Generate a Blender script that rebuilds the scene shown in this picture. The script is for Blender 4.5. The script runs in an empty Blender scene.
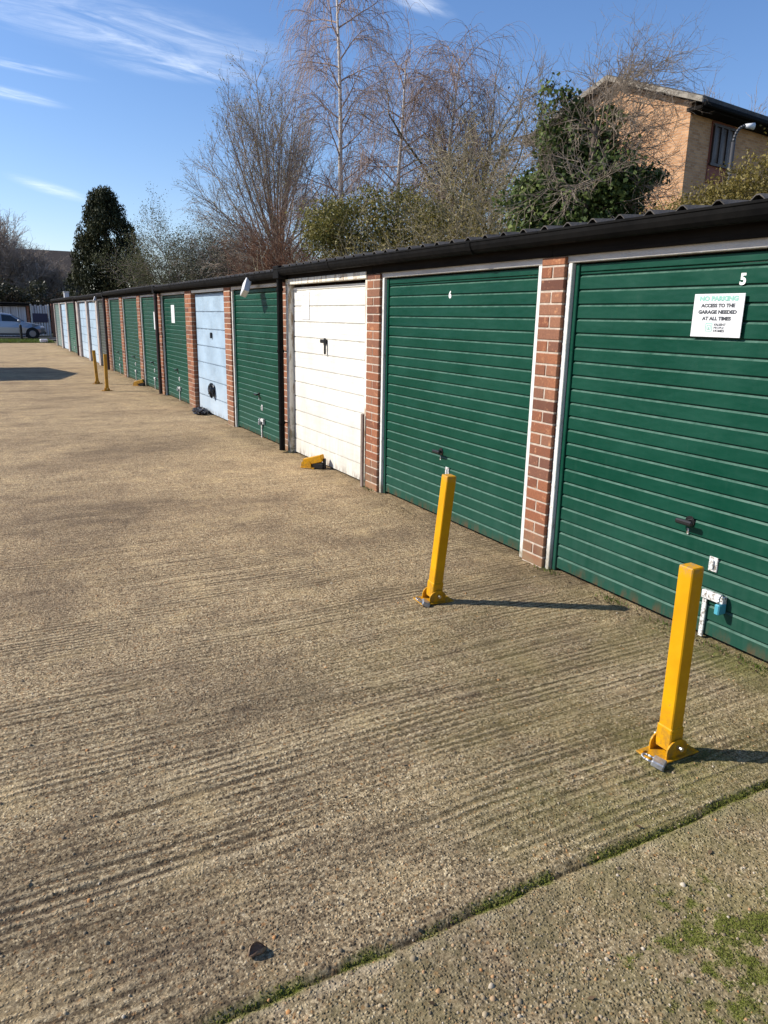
import bpy, math, random
import numpy as np
from mathutils import Vector, Matrix
S = bpy.context.scene
COL = S.collection
R = math.radians
PI = math.pi
CAM = np.array([0.0, 0.0, 1.62])

# ------------------------------------------------------------------ helpers
def tag(o, label=None, cat=None, group=None, kind=None):
    if label: o['label'] = label
    if cat: o['category'] = cat
    if group: o['group'] = group
    if kind: o['kind'] = kind
    return o

def thing(name, loc, label, cat, group=None, rz=0.0):
    o = bpy.data.objects.new(name, None)
    o.empty_display_size = 0.1
    o.location = loc
    o.rotation_euler = (0, 0, rz)
    COL.objects.link(o)
    return tag(o, label, cat, group)

class MB:
    """collects verts / faces, builds one mesh object"""
    def __init__(s):
        s.v = []; s.f = []; s.a = []; s.m = []
    def add(s, verts, faces, a=0.0, m=0):
        b = len(s.v)
        s.v.extend([tuple(map(float, p)) for p in verts])
        for f in faces:
            s.f.append(tuple(b + i for i in f)); s.a.append(a); s.m.append(m)
    def box(s, x0, x1, y0, y1, z0, z1, bev=0.0, a=0.0, m=0, mat=None):
        if x0 > x1: x0, x1 = x1, x0
        if y0 > y1: y0, y1 = y1, y0
        if z0 > z1: z0, z1 = z1, z0
        if bev <= 0:
            vs = [(x, y, z) for x in (x0, x1) for y in (y0, y1) for z in (z0, z1)]
            fs = [(0, 1, 3, 2), (4, 6, 7, 5), (0, 4, 5, 1), (2, 3, 7, 6), (0, 2, 6, 4), (1, 5, 7, 3)]
        else:
            lo = (x0, y0, z0); hi = (x1, y1, z1)
            b = min(bev, (x1 - x0) * .49, (y1 - y0) * .49, (z1 - z0) * .49)
            vs = []; idx = {}
            for cx in (0, 1):
                for cy in (0, 1):
                    for cz in (0, 1):
                        c = (cx, cy, cz)
                        for ax in range(3):
                            p = []
                            for k in range(3):
                                base = hi[k] if c[k] else lo[k]
                                if k != ax: base += -b if c[k] else b
                                p.append(base)
                            idx[(c, ax)] = len(vs); vs.append(tuple(p))
            fs = []
            for ax in range(3):
                o1, o2 = [k for k in range(3) if k != ax]
                for sd in (0, 1):
                    q = []
                    for (u, w) in ((0, 0), (1, 0), (1, 1), (0, 1)):
                        c = [0, 0, 0]; c[ax] = sd; c[o1] = u; c[o2] = w
                        q.append(idx[(tuple(c), ax)])
                    if (sd == 0) != (ax == 1): q.reverse()
                    fs.append(tuple(q))
            for ax in range(3):
                o1, o2 = [k for k in range(3) if k != ax]
                for u in (0, 1):
                    for w in (0, 1):
                        c0 = [0, 0, 0]; c0[o1] = u; c0[o2] = w; c1 = list(c0); c1[ax] = 1
                        c0 = tuple(c0); c1 = tuple(c1)
                        q = [idx[(c0, o1)], idx[(c1, o1)], idx[(c1, o2)], idx[(c0, o2)]]
                        if ((u + w) % 2 == 1) == (ax != 1): q.reverse()
                        fs.append(tuple(q))
            for c in [(a_, b_, c_) for a_ in (0, 1) for b_ in (0, 1) for c_ in (0, 1)]:
                t = [idx[(c, 0)], idx[(c, 1)], idx[(c, 2)]]
                if sum(c) % 2 == 0: t.reverse()
                fs.append(tuple(t))
        if mat is not None: vs = [tuple(mat @ Vector(p)) for p in vs]
        s.add(vs, fs, a, m)
    def cyl(s, p0, p1, r0, r1=None, n=10, cap=True, a=0.0, m=0):
        r1 = r0 if r1 is None else r1
        p0 = Vector(p0); p1 = Vector(p1); d = (p1 - p0).normalized()
        u = d.orthogonal().normalized(); w = d.cross(u)
        vs = []
        for p, r in ((p0, r0), (p1, r1)):
            for k in range(n):
                t = 2 * PI * k / n
                vs.append(p + (u * math.cos(t) + w * math.sin(t)) * r)
        fs = [(k, (k + 1) % n, n + (k + 1) % n, n + k) for k in range(n)]
        if cap: fs += [tuple(range(n))[::-1], tuple(range(n, 2 * n))]
        s.add(vs, fs, a, m)
    def tube(s, pts, r, n=6, a=0.0, m=0):
        for i in range(len(pts) - 1):
            ra = r[i] if isinstance(r, (list, tuple)) else r
            rb = r[i + 1] if isinstance(r, (list, tuple)) else r
            s.cyl(pts[i], pts[i + 1], ra, rb, n, True, a, m)
    def prism(s, poly, axis, t0, t1, a=0.0, m=0):
        """extrude a 2-D polygon along axis (0,1,2)"""
        n = len(poly); vs = []
        for t in (t0, t1):
            for (p, q) in poly:
                vs.append((t, p, q) if axis == 0 else ((p, t, q) if axis == 1 else (p, q, t)))
        fs = [(k, (k + 1) % n, n + (k + 1) % n, n + k) for k in range(n)]
        fs += [tuple(range(n))[::-1], tuple(range(n, 2 * n))]
        s.add(vs, fs, a, m)
    def build(s, name, mat, parent=None, smooth=False, world=True, recalc=True):
        me = bpy.data.meshes.new(name)
        v = s.v
        if parent is not None and world:
            L = Vector((0, 0, 0)); p = parent
            while p is not None: L = L + p.location; p = p.parent
            v = [(a[0] - L.x, a[1] - L.y, a[2] - L.z) for a in v]
        me.from_pydata(v, [], s.f); me.update()
        if recalc:
            import bmesh
            bm = bmesh.new(); bm.from_mesh(me)
            bmesh.ops.recalc_face_normals(bm, faces=bm.faces[:]); bm.to_mesh(me); bm.free()
        at = me.attributes.new('tint', 'FLOAT', 'FACE'); at.data.foreach_set('value', np.array(s.a, 'f'))
        mats = mat if isinstance(mat, (list, tuple)) else [mat]
        for m in mats: me.materials.append(m)
        if len(mats) > 1: me.polygons.foreach_set('material_index', np.array(s.m, 'i'))
        if smooth: me.polygons.foreach_set('use_smooth', np.ones(len(me.polygons), bool))
        o = bpy.data.objects.new(name, me); COL.objects.link(o)
        if parent is not None: o.parent = parent
        return o

def np_mesh(name, verts, faces, mat, parent=None, tint=None, smooth=False, off=None):
    """fast mesh from arrays; faces (n,k)"""
    me = bpy.data.meshes.new(name)
    verts = np.asarray(verts, 'f')
    if off is not None: verts = verts - np.array(off, 'f')
    faces = np.asarray(faces, 'i'); n, k = faces.shape
    me.vertices.add(len(verts)); me.vertices.foreach_set('co', verts.ravel())
    me.loops.add(n * k); me.loops.foreach_set('vertex_index', faces.ravel())
    me.polygons.add(n)
    me.polygons.foreach_set('loop_start', np.arange(0, n * k, k, dtype='i'))
    me.polygons.foreach_set('loop_total', np.full(n, k, 'i'))
    me.update(calc_edges=True)
    if tint is not None:
        at = me.attributes.new('tint', 'FLOAT', 'FACE'); at.data.foreach_set('value', np.asarray(tint, 'f'))
    me.materials.append(mat)
    if smooth: me.polygons.foreach_set('use_smooth', np.ones(n, bool))
    o = bpy.data.objects.new(name, me); COL.objects.link(o)
    if parent is not None: o.parent = parent
    return o

def copy_tree(o, parent=None):
    c = o.copy(); COL.objects.link(c)
    if parent is not None: c.parent = parent
    for ch in list(o.children): copy_tree(ch, c)
    return c

# ------------------------------------------------------------------ materials
class NT:
    def __init__(s, mat):
        s.t = mat.node_tree; s.N = s.t.nodes; s.L = s.t.links
    def n(s, typ, **kw):
        x = s.N.new(typ)
        for k, v in kw.items(): setattr(x, k, v)
        return x
    def put(s, sock, v):
        if hasattr(v, 'is_linked') or isinstance(v, bpy.types.NodeSocket): s.L.new(v, sock)
        elif v is not None:
            if hasattr(sock.default_value, '__len__') and not hasattr(v, '__len__'): v = (v,) * len(sock.default_value)
            if hasattr(sock.default_value, '__len__') and len(v) == 3 and len(sock.default_value) == 4: v = (*v, 1)
            sock.default_value = v
    def math(s, op, a, b=None, c=None, clamp=False):
        x = s.n('ShaderNodeMath', operation=op, use_clamp=clamp)
        s.put(x.inputs[0], a); s.put(x.inputs[1], b)
        if c is not None: s.put(x.inputs[2], c)
        return x.outputs[0]
    def vm(s, op, a, b=None, scale=None):
        x = s.n('ShaderNodeVectorMath', operation=op)
        s.put(x.inputs[0], a)
        if b is not None: s.put(x.inputs[1], b)
        if scale is not None: s.put(x.inputs['Scale'], scale)
        return x.outputs['Value'] if op in ('LENGTH', 'DOT_PRODUCT') else x.outputs['Vector']
    def pos(s): return s.n('ShaderNodeNewGeometry').outputs['Position']
    def obj(s): return s.n('ShaderNodeTexCoord').outputs['Object']
    def noise(s, vec, scale=5, detail=4, rough=.55, dist=0.0, col=False):
        x = s.n('ShaderNodeTexNoise'); s.put(x.inputs['Vector'], vec)
        x.inputs['Scale'].default_value = scale; x.inputs['Detail'].default_value = detail
        x.inputs['Roughness'].default_value = rough; x.inputs['Distortion'].default_value = dist
        return x.outputs['Color' if col else 'Fac']
    def vor(s, vec, scale=50, feature='F1', out='Distance'):
        x = s.n('ShaderNodeTexVoronoi', feature=feature); s.put(x.inputs['Vector'], vec)
        x.inputs['Scale'].default_value = scale
        return x.outputs[out]
    def ramp(s, fac, stops, interp='LINEAR'):
        x = s.n('ShaderNodeValToRGB'); s.put(x.inputs[0], fac)
        cr = x.color_ramp; cr.interpolation = interp
        while len(cr.elements) < len(stops): cr.elements.new(.5)
        for e, (p, c) in zip(cr.elements, stops):
            e.position = p
            c = (c,) * 3 if not hasattr(c, '__len__') else c
            e.color = (*c[:3], 1)
        return x.outputs['Color']
    def mix(s, fac, a, b, blend='MIX'):
        x = s.n('ShaderNodeMix', data_type='RGBA', blend_type=blend)
        s.put(x.inputs[0], fac); s.put(x.inputs[6], a); s.put(x.inputs[7], b)
        return x.outputs[2]
    def rng(s, v, a, b, c=0.0, d=1.0, smooth=False):
        x = s.n('ShaderNodeMapRange', interpolation_type='SMOOTHSTEP' if smooth else 'LINEAR')
        s.put(x.inputs['Value'], v)
        for k, q in zip(('From Min', 'From Max', 'To Min', 'To Max'), (a, b, c, d)): x.inputs[k].default_value = q
        return x.outputs['Result']
    def attr(s, name, out='Fac'):
        return s.n('ShaderNodeAttribute', attribute_name=name).outputs[out]
    def sep(s, v):
        x = s.n('ShaderNodeSeparateXYZ'); s.put(x.inputs[0], v); return x.outputs
    def comb(s, x, y, z):
        c = s.n('ShaderNodeCombineXYZ'); s.put(c.inputs[0], x); s.put(c.inputs[1], y); s.put(c.inputs[2], z); return c.outputs[0]
    def bump(s, h, dist=.01, strength=1.0, normal=None):
        b = s.n('ShaderNodeBump'); s.put(b.inputs['Height'], h)
        b.inputs['Distance'].default_value = dist; b.inputs['Strength'].default_value = strength
        if normal is not None: s.put(b.inputs['Normal'], normal)
        return b.outputs[0]

def mat(name, fn=None, color=None, rough=.6, metal=0.0, spec=.5):
    m = bpy.data.materials.new(name); m.use_nodes = True
    t = NT(m)
    b = t.N['Principled BSDF']
    b.inputs['Roughness'].default_value = rough
    b.inputs['Metallic'].default_value = metal
    b.inputs['Specular IOR Level'].default_value = spec
    if color is not None: b.inputs['Base Color'].default_value = (*color, 1)
    if fn: fn(t, b)
    return m

def varied(name, c0, c1, scale=6, rough=.6, metal=0, spec=.5, bump=0.0, stretch=(1, 1, 1), bscale=60):
    def fn(t, b):
        v = t.vm('MULTIPLY', t.pos(), stretch)
        f = t.noise(v, scale, 6, .6)
        t.put(b.inputs['Base Color'], t.ramp(f, [(.3, c0), (.7, c1)]))
        t.put(b.inputs['Roughness'], t.rng(t.noise(v, scale * 3, 3), .3, .7, max(rough - .12, .05), min(rough + .12, 1)))
        if bump: t.put(b.inputs['Normal'], t.bump(t.noise(t.pos(), bscale, 4), bump))
    return mat(name, fn, rough=rough, metal=metal, spec=spec)

def door_paint(name, base, ledge, tone2, tone_top=.75, rough=.42, wear=.5):
    def fn(t, b):
        p = t.pos(); x, y, z = t.sep(p)
        n1 = t.noise(p, 2.2, 5, .6); n2 = t.noise(t.vm('MULTIPLY', p, (1, 9, 1.2)), 3.0, 5, .65); n3 = t.noise(p, 45, 4, .7)
        c = t.mix(t.rng(n1, .35, .68), base, tuple(q * 1.25 + .004 for q in base))
        # lower sheets shift to the second tone, plus vertical wash streaks
        low = t.math('MULTIPLY', t.rng(z, tone_top, 0.0, 0, 1, True), t.rng(n2, .25, .75, .25, 1))
        c = t.mix(t.math('MULTIPLY', low, .75), c, tone2)
        st = t.math('MULTIPLY', t.rng(n2, .52, .74, 0, wear), t.rng(n3, .36, .62))
        c = t.mix(st, c, tuple(q * .5 + w * .5 for q, w in zip(base, tone2)))
        # scuffs
        sc = t.math('MULTIPLY', t.rng(t.noise(p, 17, 6, .75), .66, .74), t.rng(n1, .5, .62))
        c = t.mix(t.math('MULTIPLY', sc, .6), c, ledge)
        # dirt on the ledges of the ribs
        le = t.math('MULTIPLY', t.attr('tint'), t.rng(t.noise(p, 14, 5, .7), .3, .62, .25, 1))
        c = t.mix(le, c, ledge)
        ru = t.math('MULTIPLY', t.rng(z, .10, .02, 0, .8), t.rng(t.noise(t.vm('MULTIPLY', p, (1, 1, .3)), 13, 5, .7), .46, .62))
        c = t.mix(ru, c, (.115, .058, .028))
        t.put(b.inputs['Base Color'], c)
        t.put(b.inputs['Roughness'], t.math('ADD', t.math('MULTIPLY', low, .3), t.rng(n1, .3, .7, rough - .08, rough + .12)))
        t.put(b.inputs['Normal'], t.bump(t.noise(t.vm('MULTIPLY', p, (1, 1, 2.2)), 2.4, 3), .02, .7))
    return mat(name, fn, rough=rough, spec=.15)

M = {}
M['green'] = door_paint('green_door_paint', (.0006, .043, .0245), (.075, .15, .115), (.028, .080, .058))
M['green2'] = door_paint('faded_green_paint', (.012, .075, .045), (.19, .26, .21), (.07, .13, .10), 1.1)
M['grey_green'] = door_paint('grey_green_paint', (.10, .15, .135), (.3, .34, .32), (.2, .22, .2), 1.3)
M['dark_door'] = door_paint('brown_door_paint', (.035, .045, .038), (.16, .16, .14), (.09, .09, .07), 1.0)
M['blue'] = door_paint('pale_blue_paint', (.29, .385, .475), (.08, .10, .12), (.50, .54, .56), .9, .5, .95)
M['white'] = door_paint('white_door_paint', (.63, .612, .56), (.36, .34, .28), (.47, .44, .36), .9, .5, .6)

def f_trim(t, b):
    p = t.pos(); x, y, z = t.sep(p)
    n = t.noise(t.vm('MULTIPLY', p, (1, 1, .35)), 26, 6, .7)
    c = t.mix(t.rng(n, .56, .66), (.70, .69, .65), (.36, .32, .26))
    c = t.mix(t.math('MULTIPLY', t.rng(z, .25, 0, 0, 1), t.rng(t.noise(p, 9, 4), .4, .6)), c, (.28, .24, .16))
    t.put(b.inputs['Base Color'], c); t.put(b.inputs['Normal'], t.bump(n, .004))
M['trim'] = mat('white_trim_paint', f_trim, rough=.55)
def f_old(t, b):
    p = t.pos(); x, y, z = t.sep(p)
    n = t.noise(t.vm('MULTIPLY', p, (1, 1, .22)), 20, 6, .72)
    c = t.mix(t.rng(n, .50, .60), (.74, .71, .62), (.36, .27, .17))
    c = t.mix(t.math('MULTIPLY', t.rng(z, .7, 0, 0, 1), t.rng(t.noise(p, 11, 5, .7), .38, .58)), c, (.10, .10, .05))
    t.put(b.inputs['Base Color'], c); t.put(b.inputs['Normal'], t.bump(n, .008))
M['old_frame'] = mat('flaking_cream_frame', f_old, rough=.75)
M['timber'] = varied('bare_weathered_timber', (.10, .07, .055), (.36, .28, .23), 9, .85, bump=.006, stretch=(1, 1, .15))
M['lintel'] = varied('grey_white_lintel', (.36, .34, .32), (.58, .55, .51), 4, .75, bump=.004, stretch=(1, .5, 4))

def f_brick(t, b):
    p = t.pos(); x, y, z = t.sep(p)
    a = t.attr('tint')
    c = t.ramp(a, [(0, (.13, .055, .036)), (.25, (.27, .10, .05)), (.55, (.37, .148, .07)), (.8, (.33, .155, .088)), (1, (.17, .075, .05))])
    c = t.mix(t.rng(t.noise(p, 70, 5, .7), .35, .7), t.mix(.45, c, (.09, .04, .03)), c)
    c = t.mix(t.rng(t.noise(p, 22, 5, .7), .58, .72), c, (.52, .25, .125))
    c = t.mix(t.rng(t.noise(t.vm('MULTIPLY', p, (1, 1, .4)), 4.5, 5, .65), .52, .70, 0, .6), c, (.17, .085, .055))
    c = t.mix(t.math('MULTIPLY', t.rng(z, .34, .02, 0, .8), t.rng(t.noise(p, 8, 4), .3, .6)), c, (.24, .17, .10))
    t.put(b.inputs['Base Color'], c); t.put(b.inputs['Normal'], t.bump(t.noise(p, 90, 3, .6), .0012))
M['brick'] = mat('red_brick', f_brick, rough=.88, spec=.25)
M['mortar'] = varied('pale_mortar', (.36, .29, .23), (.56, .47, .38), 30, .95, bump=.001, bscale=120)
M['pale_brick'] = varied('pale_painted_brick', (.28, .23, .21), (.48, .43, .41), 8, .85)
def wall_brick(name, c1, c2, mort, sx=1.0):
    def fn(t, b):
        p = t.pos(); x, y, z = t.sep(p)
        v = t.comb(t.math('ADD', x, y), z, 0)
        k = t.n('ShaderNodeTexBrick'); t.put(k.inputs['Vector'], v)
        k.inputs['Scale'].default_value = 1.0; k.inputs['Brick Width'].default_value = .225; k.inputs['Row Height'].default_value = .075
        k.inputs['Mortar Size'].default_value = .006
        t.put(k.inputs['Color1'], c1); t.put(k.inputs['Color2'], c2); t.put(k.inputs['Mortar'], mort)
        c = t.mix(t.rng(t.noise(p, 1.3, 5, .65), .3, .7, 0, .45), k.outputs['Color'], tuple(q * .72 for q in c1))
        t.put(b.inputs['Base Color'], c); t.put(b.inputs['Normal'], t.bump(k.outputs['Fac'], -.006))
    return mat(name, fn, rough=.9, spec=.2)
M['house_brick'] = wall_brick('tan_house_brick', (.66, .38, .20), (.42, .215, .105), (.62, .47, .34))
M['red_wall'] = wall_brick('garage_wall_brick', (.36, .14, .075), (.27, .10, .06), (.42, .34, .27))
M['black'] = varied('black_gutter_plastic', (.004, .004, .0042), (.010, .0095, .009), 8, .75, spec=.07)
M['fascia'] = varied('dark_fascia_board', (.007, .006, .0055), (.018, .015, .013), 10, .9, spec=.1, stretch=(1, .2, 3))
M['roof'] = varied('fibre_cement_roof', (.045, .04, .036), (.12, .105, .09), 5, .92, bump=.003)
M['maroon'] = varied('dark_maroon_pipe', (.02, .007, .008), (.045, .016, .016), 6, .4)
def f_yellow(t, b):
    p = t.obj(); n = t.noise(p, 34, 6, .75); x, y, z = t.sep(p)
    oi = t.n('ShaderNodeObjectInfo').outputs['Random']
    c = t.mix(t.rng(t.noise(p, 6, 5, .6), .3, .7), (.68, .345, .003), (.58, .255, .002))
    c = t.mix(t.rng(t.noise(t.vm('MULTIPLY', p, (40, 40, 3)), 1, 4, .7), .58, .75, 0, .35), c, (.50, .25, .03))
    low = t.math('MULTIPLY', t.rng(z, .24, 0, 0, .8), t.rng(t.noise(p, 40, 5, .7), .40, .62))
    c = t.mix(low, c, (.22, .13, .035))
    c = t.mix(t.rng(n, .645, .68), c, (.20, .12, .055))
    top = t.math('MULTIPLY', t.rng(z, .73, .775), t.rng(t.noise(p, 60, 4, .7), .45, .6))
    c = t.mix(t.math('MULTIPLY', top, .8), c, (.30, .22, .13))
    t.put(b.inputs['Base Color'], c); t.put(b.inputs['Roughness'], t.rng(n, .3, .7, .38, .7)); t.put(b.inputs['Normal'], t.bump(t.noise(p, 26, 3), .0004))
M['yellow'] = mat('yellow_post_paint', f_yellow, rough=.4, spec=.2)
def f_yold(t, b):
    p = t.obj(); n = t.noise(p, 18, 6, .7)
    t.put(b.inputs['Base Color'], t.mix(t.rng(n, .48, .62), (.52, .26, .01), (.30, .15, .025)))
M['yellow_old'] = mat('worn_yellow_paint', f_yold, rough=.55)
def f_galv(t, b):
    p = t.pos(); n = t.noise(p, 60, 5, .7)
    t.put(b.inputs['Base Color'], t.mix(t.rng(n, .50, .60), (.72, .72, .70), (.20, .16, .12)))
M['galv'] = mat('flaking_white_metal', f_galv, rough=.5, metal=.15)
M['steel'] = mat('brushed_steel', color=(.55, .56, .58), rough=.32, metal=1)
M['padlock'] = varied('grey_padlock_casing', (.30, .31, .33), (.52, .53, .55), 60, .4, .6)
M['padblue'] = mat('blue_padlock_casing', color=(.07, .33, .42), rough=.4)
M['blackpl'] = mat('black_plastic', color=(.010, .010, .011), rough=.38)
M['rubber'] = mat('black_rubber', color=(.018, .018, .018), rough=.8)
M['paper'] = varied('white_notice_paper', (.64, .65, .66), (.72, .73, .73), 20, .5)
M['ink'] = mat('dark_ink', color=(.045, .05, .06), rough=.6)
M['teal'] = mat('teal_ink', color=(.25, .50, .42), rough=.6)
M['faint'] = mat('faint_grey_ink', color=(.52, .53, .54), rough=.6)
M['whitenum'] = mat('white_number_vinyl', color=(.82, .82, .80), rough=.5)

def bark(name, c0, c1, scale=14):
    return varied(name, c0, c1, scale, .9, spec=.2, bump=.01, stretch=(1, 1, .4), bscale=40)
M['bark'] = bark('grey_brown_bark', (.085, .066, .05), (.20, .16, .125))
M['bark_olive'] = bark('olive_mossy_bark', (.06, .052, .03), (.15, .13, .075))
M['twig'] = varied('grey_brown_twig', (.20, .155, .115), (.36, .295, .23), 2, .9, spec=.2)
M['twig_olive'] = varied('lichened_twig', (.24, .20, .125), (.42, .36, .24), 2, .9, spec=.2)
M['twig_purple'] = varied('purple_brown_twig', (.26, .185, .155), (.42, .32, .275), 2, .9, spec=.2)
M['twig_red'] = varied('reddish_twig', (.15, .075, .045), (.24, .13, .08), 2, .9, spec=.2)
M['twig_grey'] = varied('ash_grey_twig', (.25, .20, .165), (.40, .335, .28), 2, .9, spec=.2)
M['dark_twig'] = varied('dark_brown_twig', (.05, .038, .028), (.10, .078, .06), 2, .9, spec=.2)
def f_birch(t, b):
    p = t.pos()
    n = t.noise(t.vm('MULTIPLY', p, (2, 2, 9)), 3, 5, .7)
    t.put(b.inputs['Base Color'], t.mix(t.rng(n, .54, .62), (.62, .56, .49), (.08, .06, .05)))
M['birch'] = mat('white_birch_bark', f_birch, rough=.8)
def leafmat(name, stops, rough=.5, sp=.4, trans=.25):
    def fn(t, b):
        c = t.ramp(t.attr('tint'), stops)
        t.put(b.inputs['Base Color'], c)
        tr = t.n('ShaderNodeBsdfTranslucent'); t.put(tr.inputs['Color'], c)
        ms = t.n('ShaderNodeMixShader'); ms.inputs[0].default_value = trans
        t.L.new(b.outputs[0], ms.inputs[1]); t.L.new(tr.outputs[0], ms.inputs[2])
        t.L.new(ms.outputs[0], t.N['Material Output'].inputs['Surface'])
    return mat(name, fn, rough=rough, spec=sp)
M['leaf_olive'] = leafmat('olive_green_leaf', [(0, (.06, .06, .017)), (.5, (.155, .148, .04)), (.85, (.26, .225, .062)), (1, (.28, .18, .075))], .5, .25, .3)
M['leaf_ivy'] = leafmat('ivy_leaf', [(0, (.022, .038, .012)), (.55, (.075, .112, .03)), (1, (.21, .25, .07))], .6, .2, .2)
M['leaf_conifer'] = leafmat('conifer_spray', [(0, (.014, .019, .008)), (.6, (.036, .043, .017)), (1, (.09, .09, .04))], .7, .2, .1)
M['leaf_pale'] = leafmat('pale_grey_green_leaf', [(0, (.05, .056, .024)), (.5, (.11, .12, .05)), (1, (.20, .205, .115))], .7, .15, .3)
M['leaf_bud'] = leafmat('pale_green_bud', [(0, (.13, .14, .06)), (1, (.30, .31, .17))])
M['leaf_dry'] = leafmat('dry_brown_catkin', [(0, (.06, .04, .025)), (1, (.17, .11, .07))])
M['leaf_gold'] = leafmat('golden_olive_leaf', [(0, (.07, .058, .014)), (.5, (.19, .15, .036)), (1, (.31, .25, .08))], .5, .25, .3)
M['leaf_dark'] = leafmat('dull_dark_leaf', [(0, (.018, .02, .011)), (.6, (.04, .045, .022)), (1, (.09, .09, .045))])
M['grassblade'] = leafmat('grass_blade', [(0, (.06, .09, .015)), (1, (.16, .21, .035))])
M['moss'] = leafmat('bright_moss', [(0, (.06, .045, .018)), (.3, (.05, .055, .012)), (.65, (.105, .12, .022)), (1, (.17, .185, .035))], .9, .1, .1)

# ------------------------------------------------------------------ camera
f_px = 735.0
roll, pitch, yaw = R(1.10), R(14.8), R(28.2)
fw = np.array([math.sin(yaw) * math.cos(pitch), math.cos(yaw) * math.cos(pitch), -math.sin(pitch)])
rt = np.array([math.cos(yaw), -math.sin(yaw), 0]); up = np.cross(rt, fw)
rt2 = math.cos(roll) * rt + math.sin(roll) * up; up2 = -math.sin(roll) * rt + math.cos(roll) * up
cd = bpy.data.cameras.new('camera'); cam = bpy.data.objects.new('camera', cd); COL.objects.link(cam)
cam.matrix_world = Matrix(((rt2[0], up2[0], -fw[0], CAM[0]), (rt2[1], up2[1], -fw[1], CAM[1]), (rt2[2], up2[2], -fw[2], CAM[2]), (0, 0, 0, 1)))
cd.sensor_fit = 'HORIZONTAL'; cd.sensor_width = 36; cd.lens = f_px / 768 * 36
cd.clip_end = 3000; cd.clip_start = .05
S.camera = cam
S.render.resolution_x = 768; S.render.resolution_y = 1024

# ------------------------------------------------------------------ light
SUN_AZ, SUN_EL = R(-59.5), R(36)
sd = Vector((math.sin(SUN_AZ) * math.cos(SUN_EL), math.cos(SUN_AZ) * math.cos(SUN_EL), math.sin(SUN_EL)))
sl = bpy.data.lights.new('sun', 'SUN'); sl.energy = 5.0; sl.angle = R(.5); sl.color = (1, .935, .83)
so = bpy.data.objects.new('sun', sl); COL.objects.link(so)
so.rotation_euler = sd.to_track_quat('Z', 'Y').to_euler(); so.location = (-20, 20, 20)
w = bpy.data.worlds.new('World'); S.world = w; w.use_nodes = True
t = NT(w); bg = t.N['Background']; bg.inputs['Strength'].default_value = .122
sky = t.n('ShaderNodeTexSky', sky_type='NISHITA'); sky.sun_disc = False
sky.sun_elevation = SUN_EL; sky.sun_rotation = SUN_AZ % (2 * PI); sky.altitude = 0; sky.air_density = 1.0; sky.dust_density = .3; sky.ozone_density = 3.2
d = t.n('ShaderNodeTexCoord').outputs['Generated']; dx, dy, dz = t.sep(d)
zc = t.math('MAXIMUM', dz, .03)
uv = t.comb(t.math('DIVIDE', dx, zc), t.math('DIVIDE', dy, zc), 0)
def blob(cu, cv, ang, a, b):
    q = t.vm('SUBTRACT', uv, (cu, cv, 0))
    r = t.n('ShaderNodeVectorRotate', rotation_type='Z_AXIS'); t.put(r.inputs['Vector'], q); r.inputs['Angle'].default_value = -R(ang)
    return t.rng(t.vm('LENGTH', t.vm('MULTIPLY', r.outputs[0], (1 / a, 1 / b, 0))), 1, .15, 0, 1, True)
def streak(ang, su, sv, seed, lo, hi, dist=.8):
    r = t.n('ShaderNodeVectorRotate', rotation_type='Z_AXIS'); t.put(r.inputs['Vector'], uv); r.inputs['Angle'].default_value = -R(ang)
    q = t.vm('ADD', t.vm('MULTIPLY', r.outputs[0], (su, sv, 0)), (seed, seed * 1.7, 0))
    return t.rng(t.noise(q, 1, 8, .62, dist), lo, hi, 0, 1, True)
c1 = t.math('MULTIPLY', t.math('MAXIMUM', blob(.62, 3.16, 6, .85, .40), blob(.85, 3.45, -5, .5, .26)), streak(12, 1.6, 4.2, 3.1, .30, .82, 1.5))
c2 = t.math('MULTIPLY', blob(.2, 3.8, 10, .42, .10), streak(12, 1.5, 6, 7.7, .3, .75, 1.5))
c3 = t.math('MULTIPLY', blob(.2, 4.28, 25, .38, .14), streak(25, 1.5, 5, 1.3, .25, .75, 1.5))
c4 = t.math('MULTIPLY', blob(.66, 7.3, 62, .9, .22), streak(62, .9, 3, 5.3, .2, .75, 1.5))
c5 = t.math('MULTIPLY', blob(1.36, 2.38, 20, .22, .08), streak(10, 3, 9, 2.2, .3, .65))
cm = t.math('ADD', t.math('ADD', t.math('ADD', c1, c2), t.math('ADD', c3, c4)), c5, clamp=True)
fz = t.noise(t.vm('MULTIPLY', uv, (5, 16, 0)), 1, 8, .7, 1.2)
cf = t.math('MULTIPLY', t.math('MULTIPLY', cm, t.rng(fz, .25, .7, .35, 1)), .50, clamp=True)
hz = t.n('ShaderNodeHueSaturation'); hz.inputs['Saturation'].default_value = 1.14; hz.inputs['Value'].default_value = 1.0; t.put(hz.inputs['Color'], sky.outputs[0])
t.put(bg.inputs['Color'], t.mix(cf, t.mix(1.0, hz.outputs[0], (1.05, .985, 1.07), 'MULTIPLY'), (9.5, 9.9, 10.4)))
S.view_settings.view_transform = 'Standard'; S.view_settings.look = 'None'; S.view_settings.gamma = 1; S.view_settings.exposure = .36
S.view_settings.use_curve_mapping = False

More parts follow.
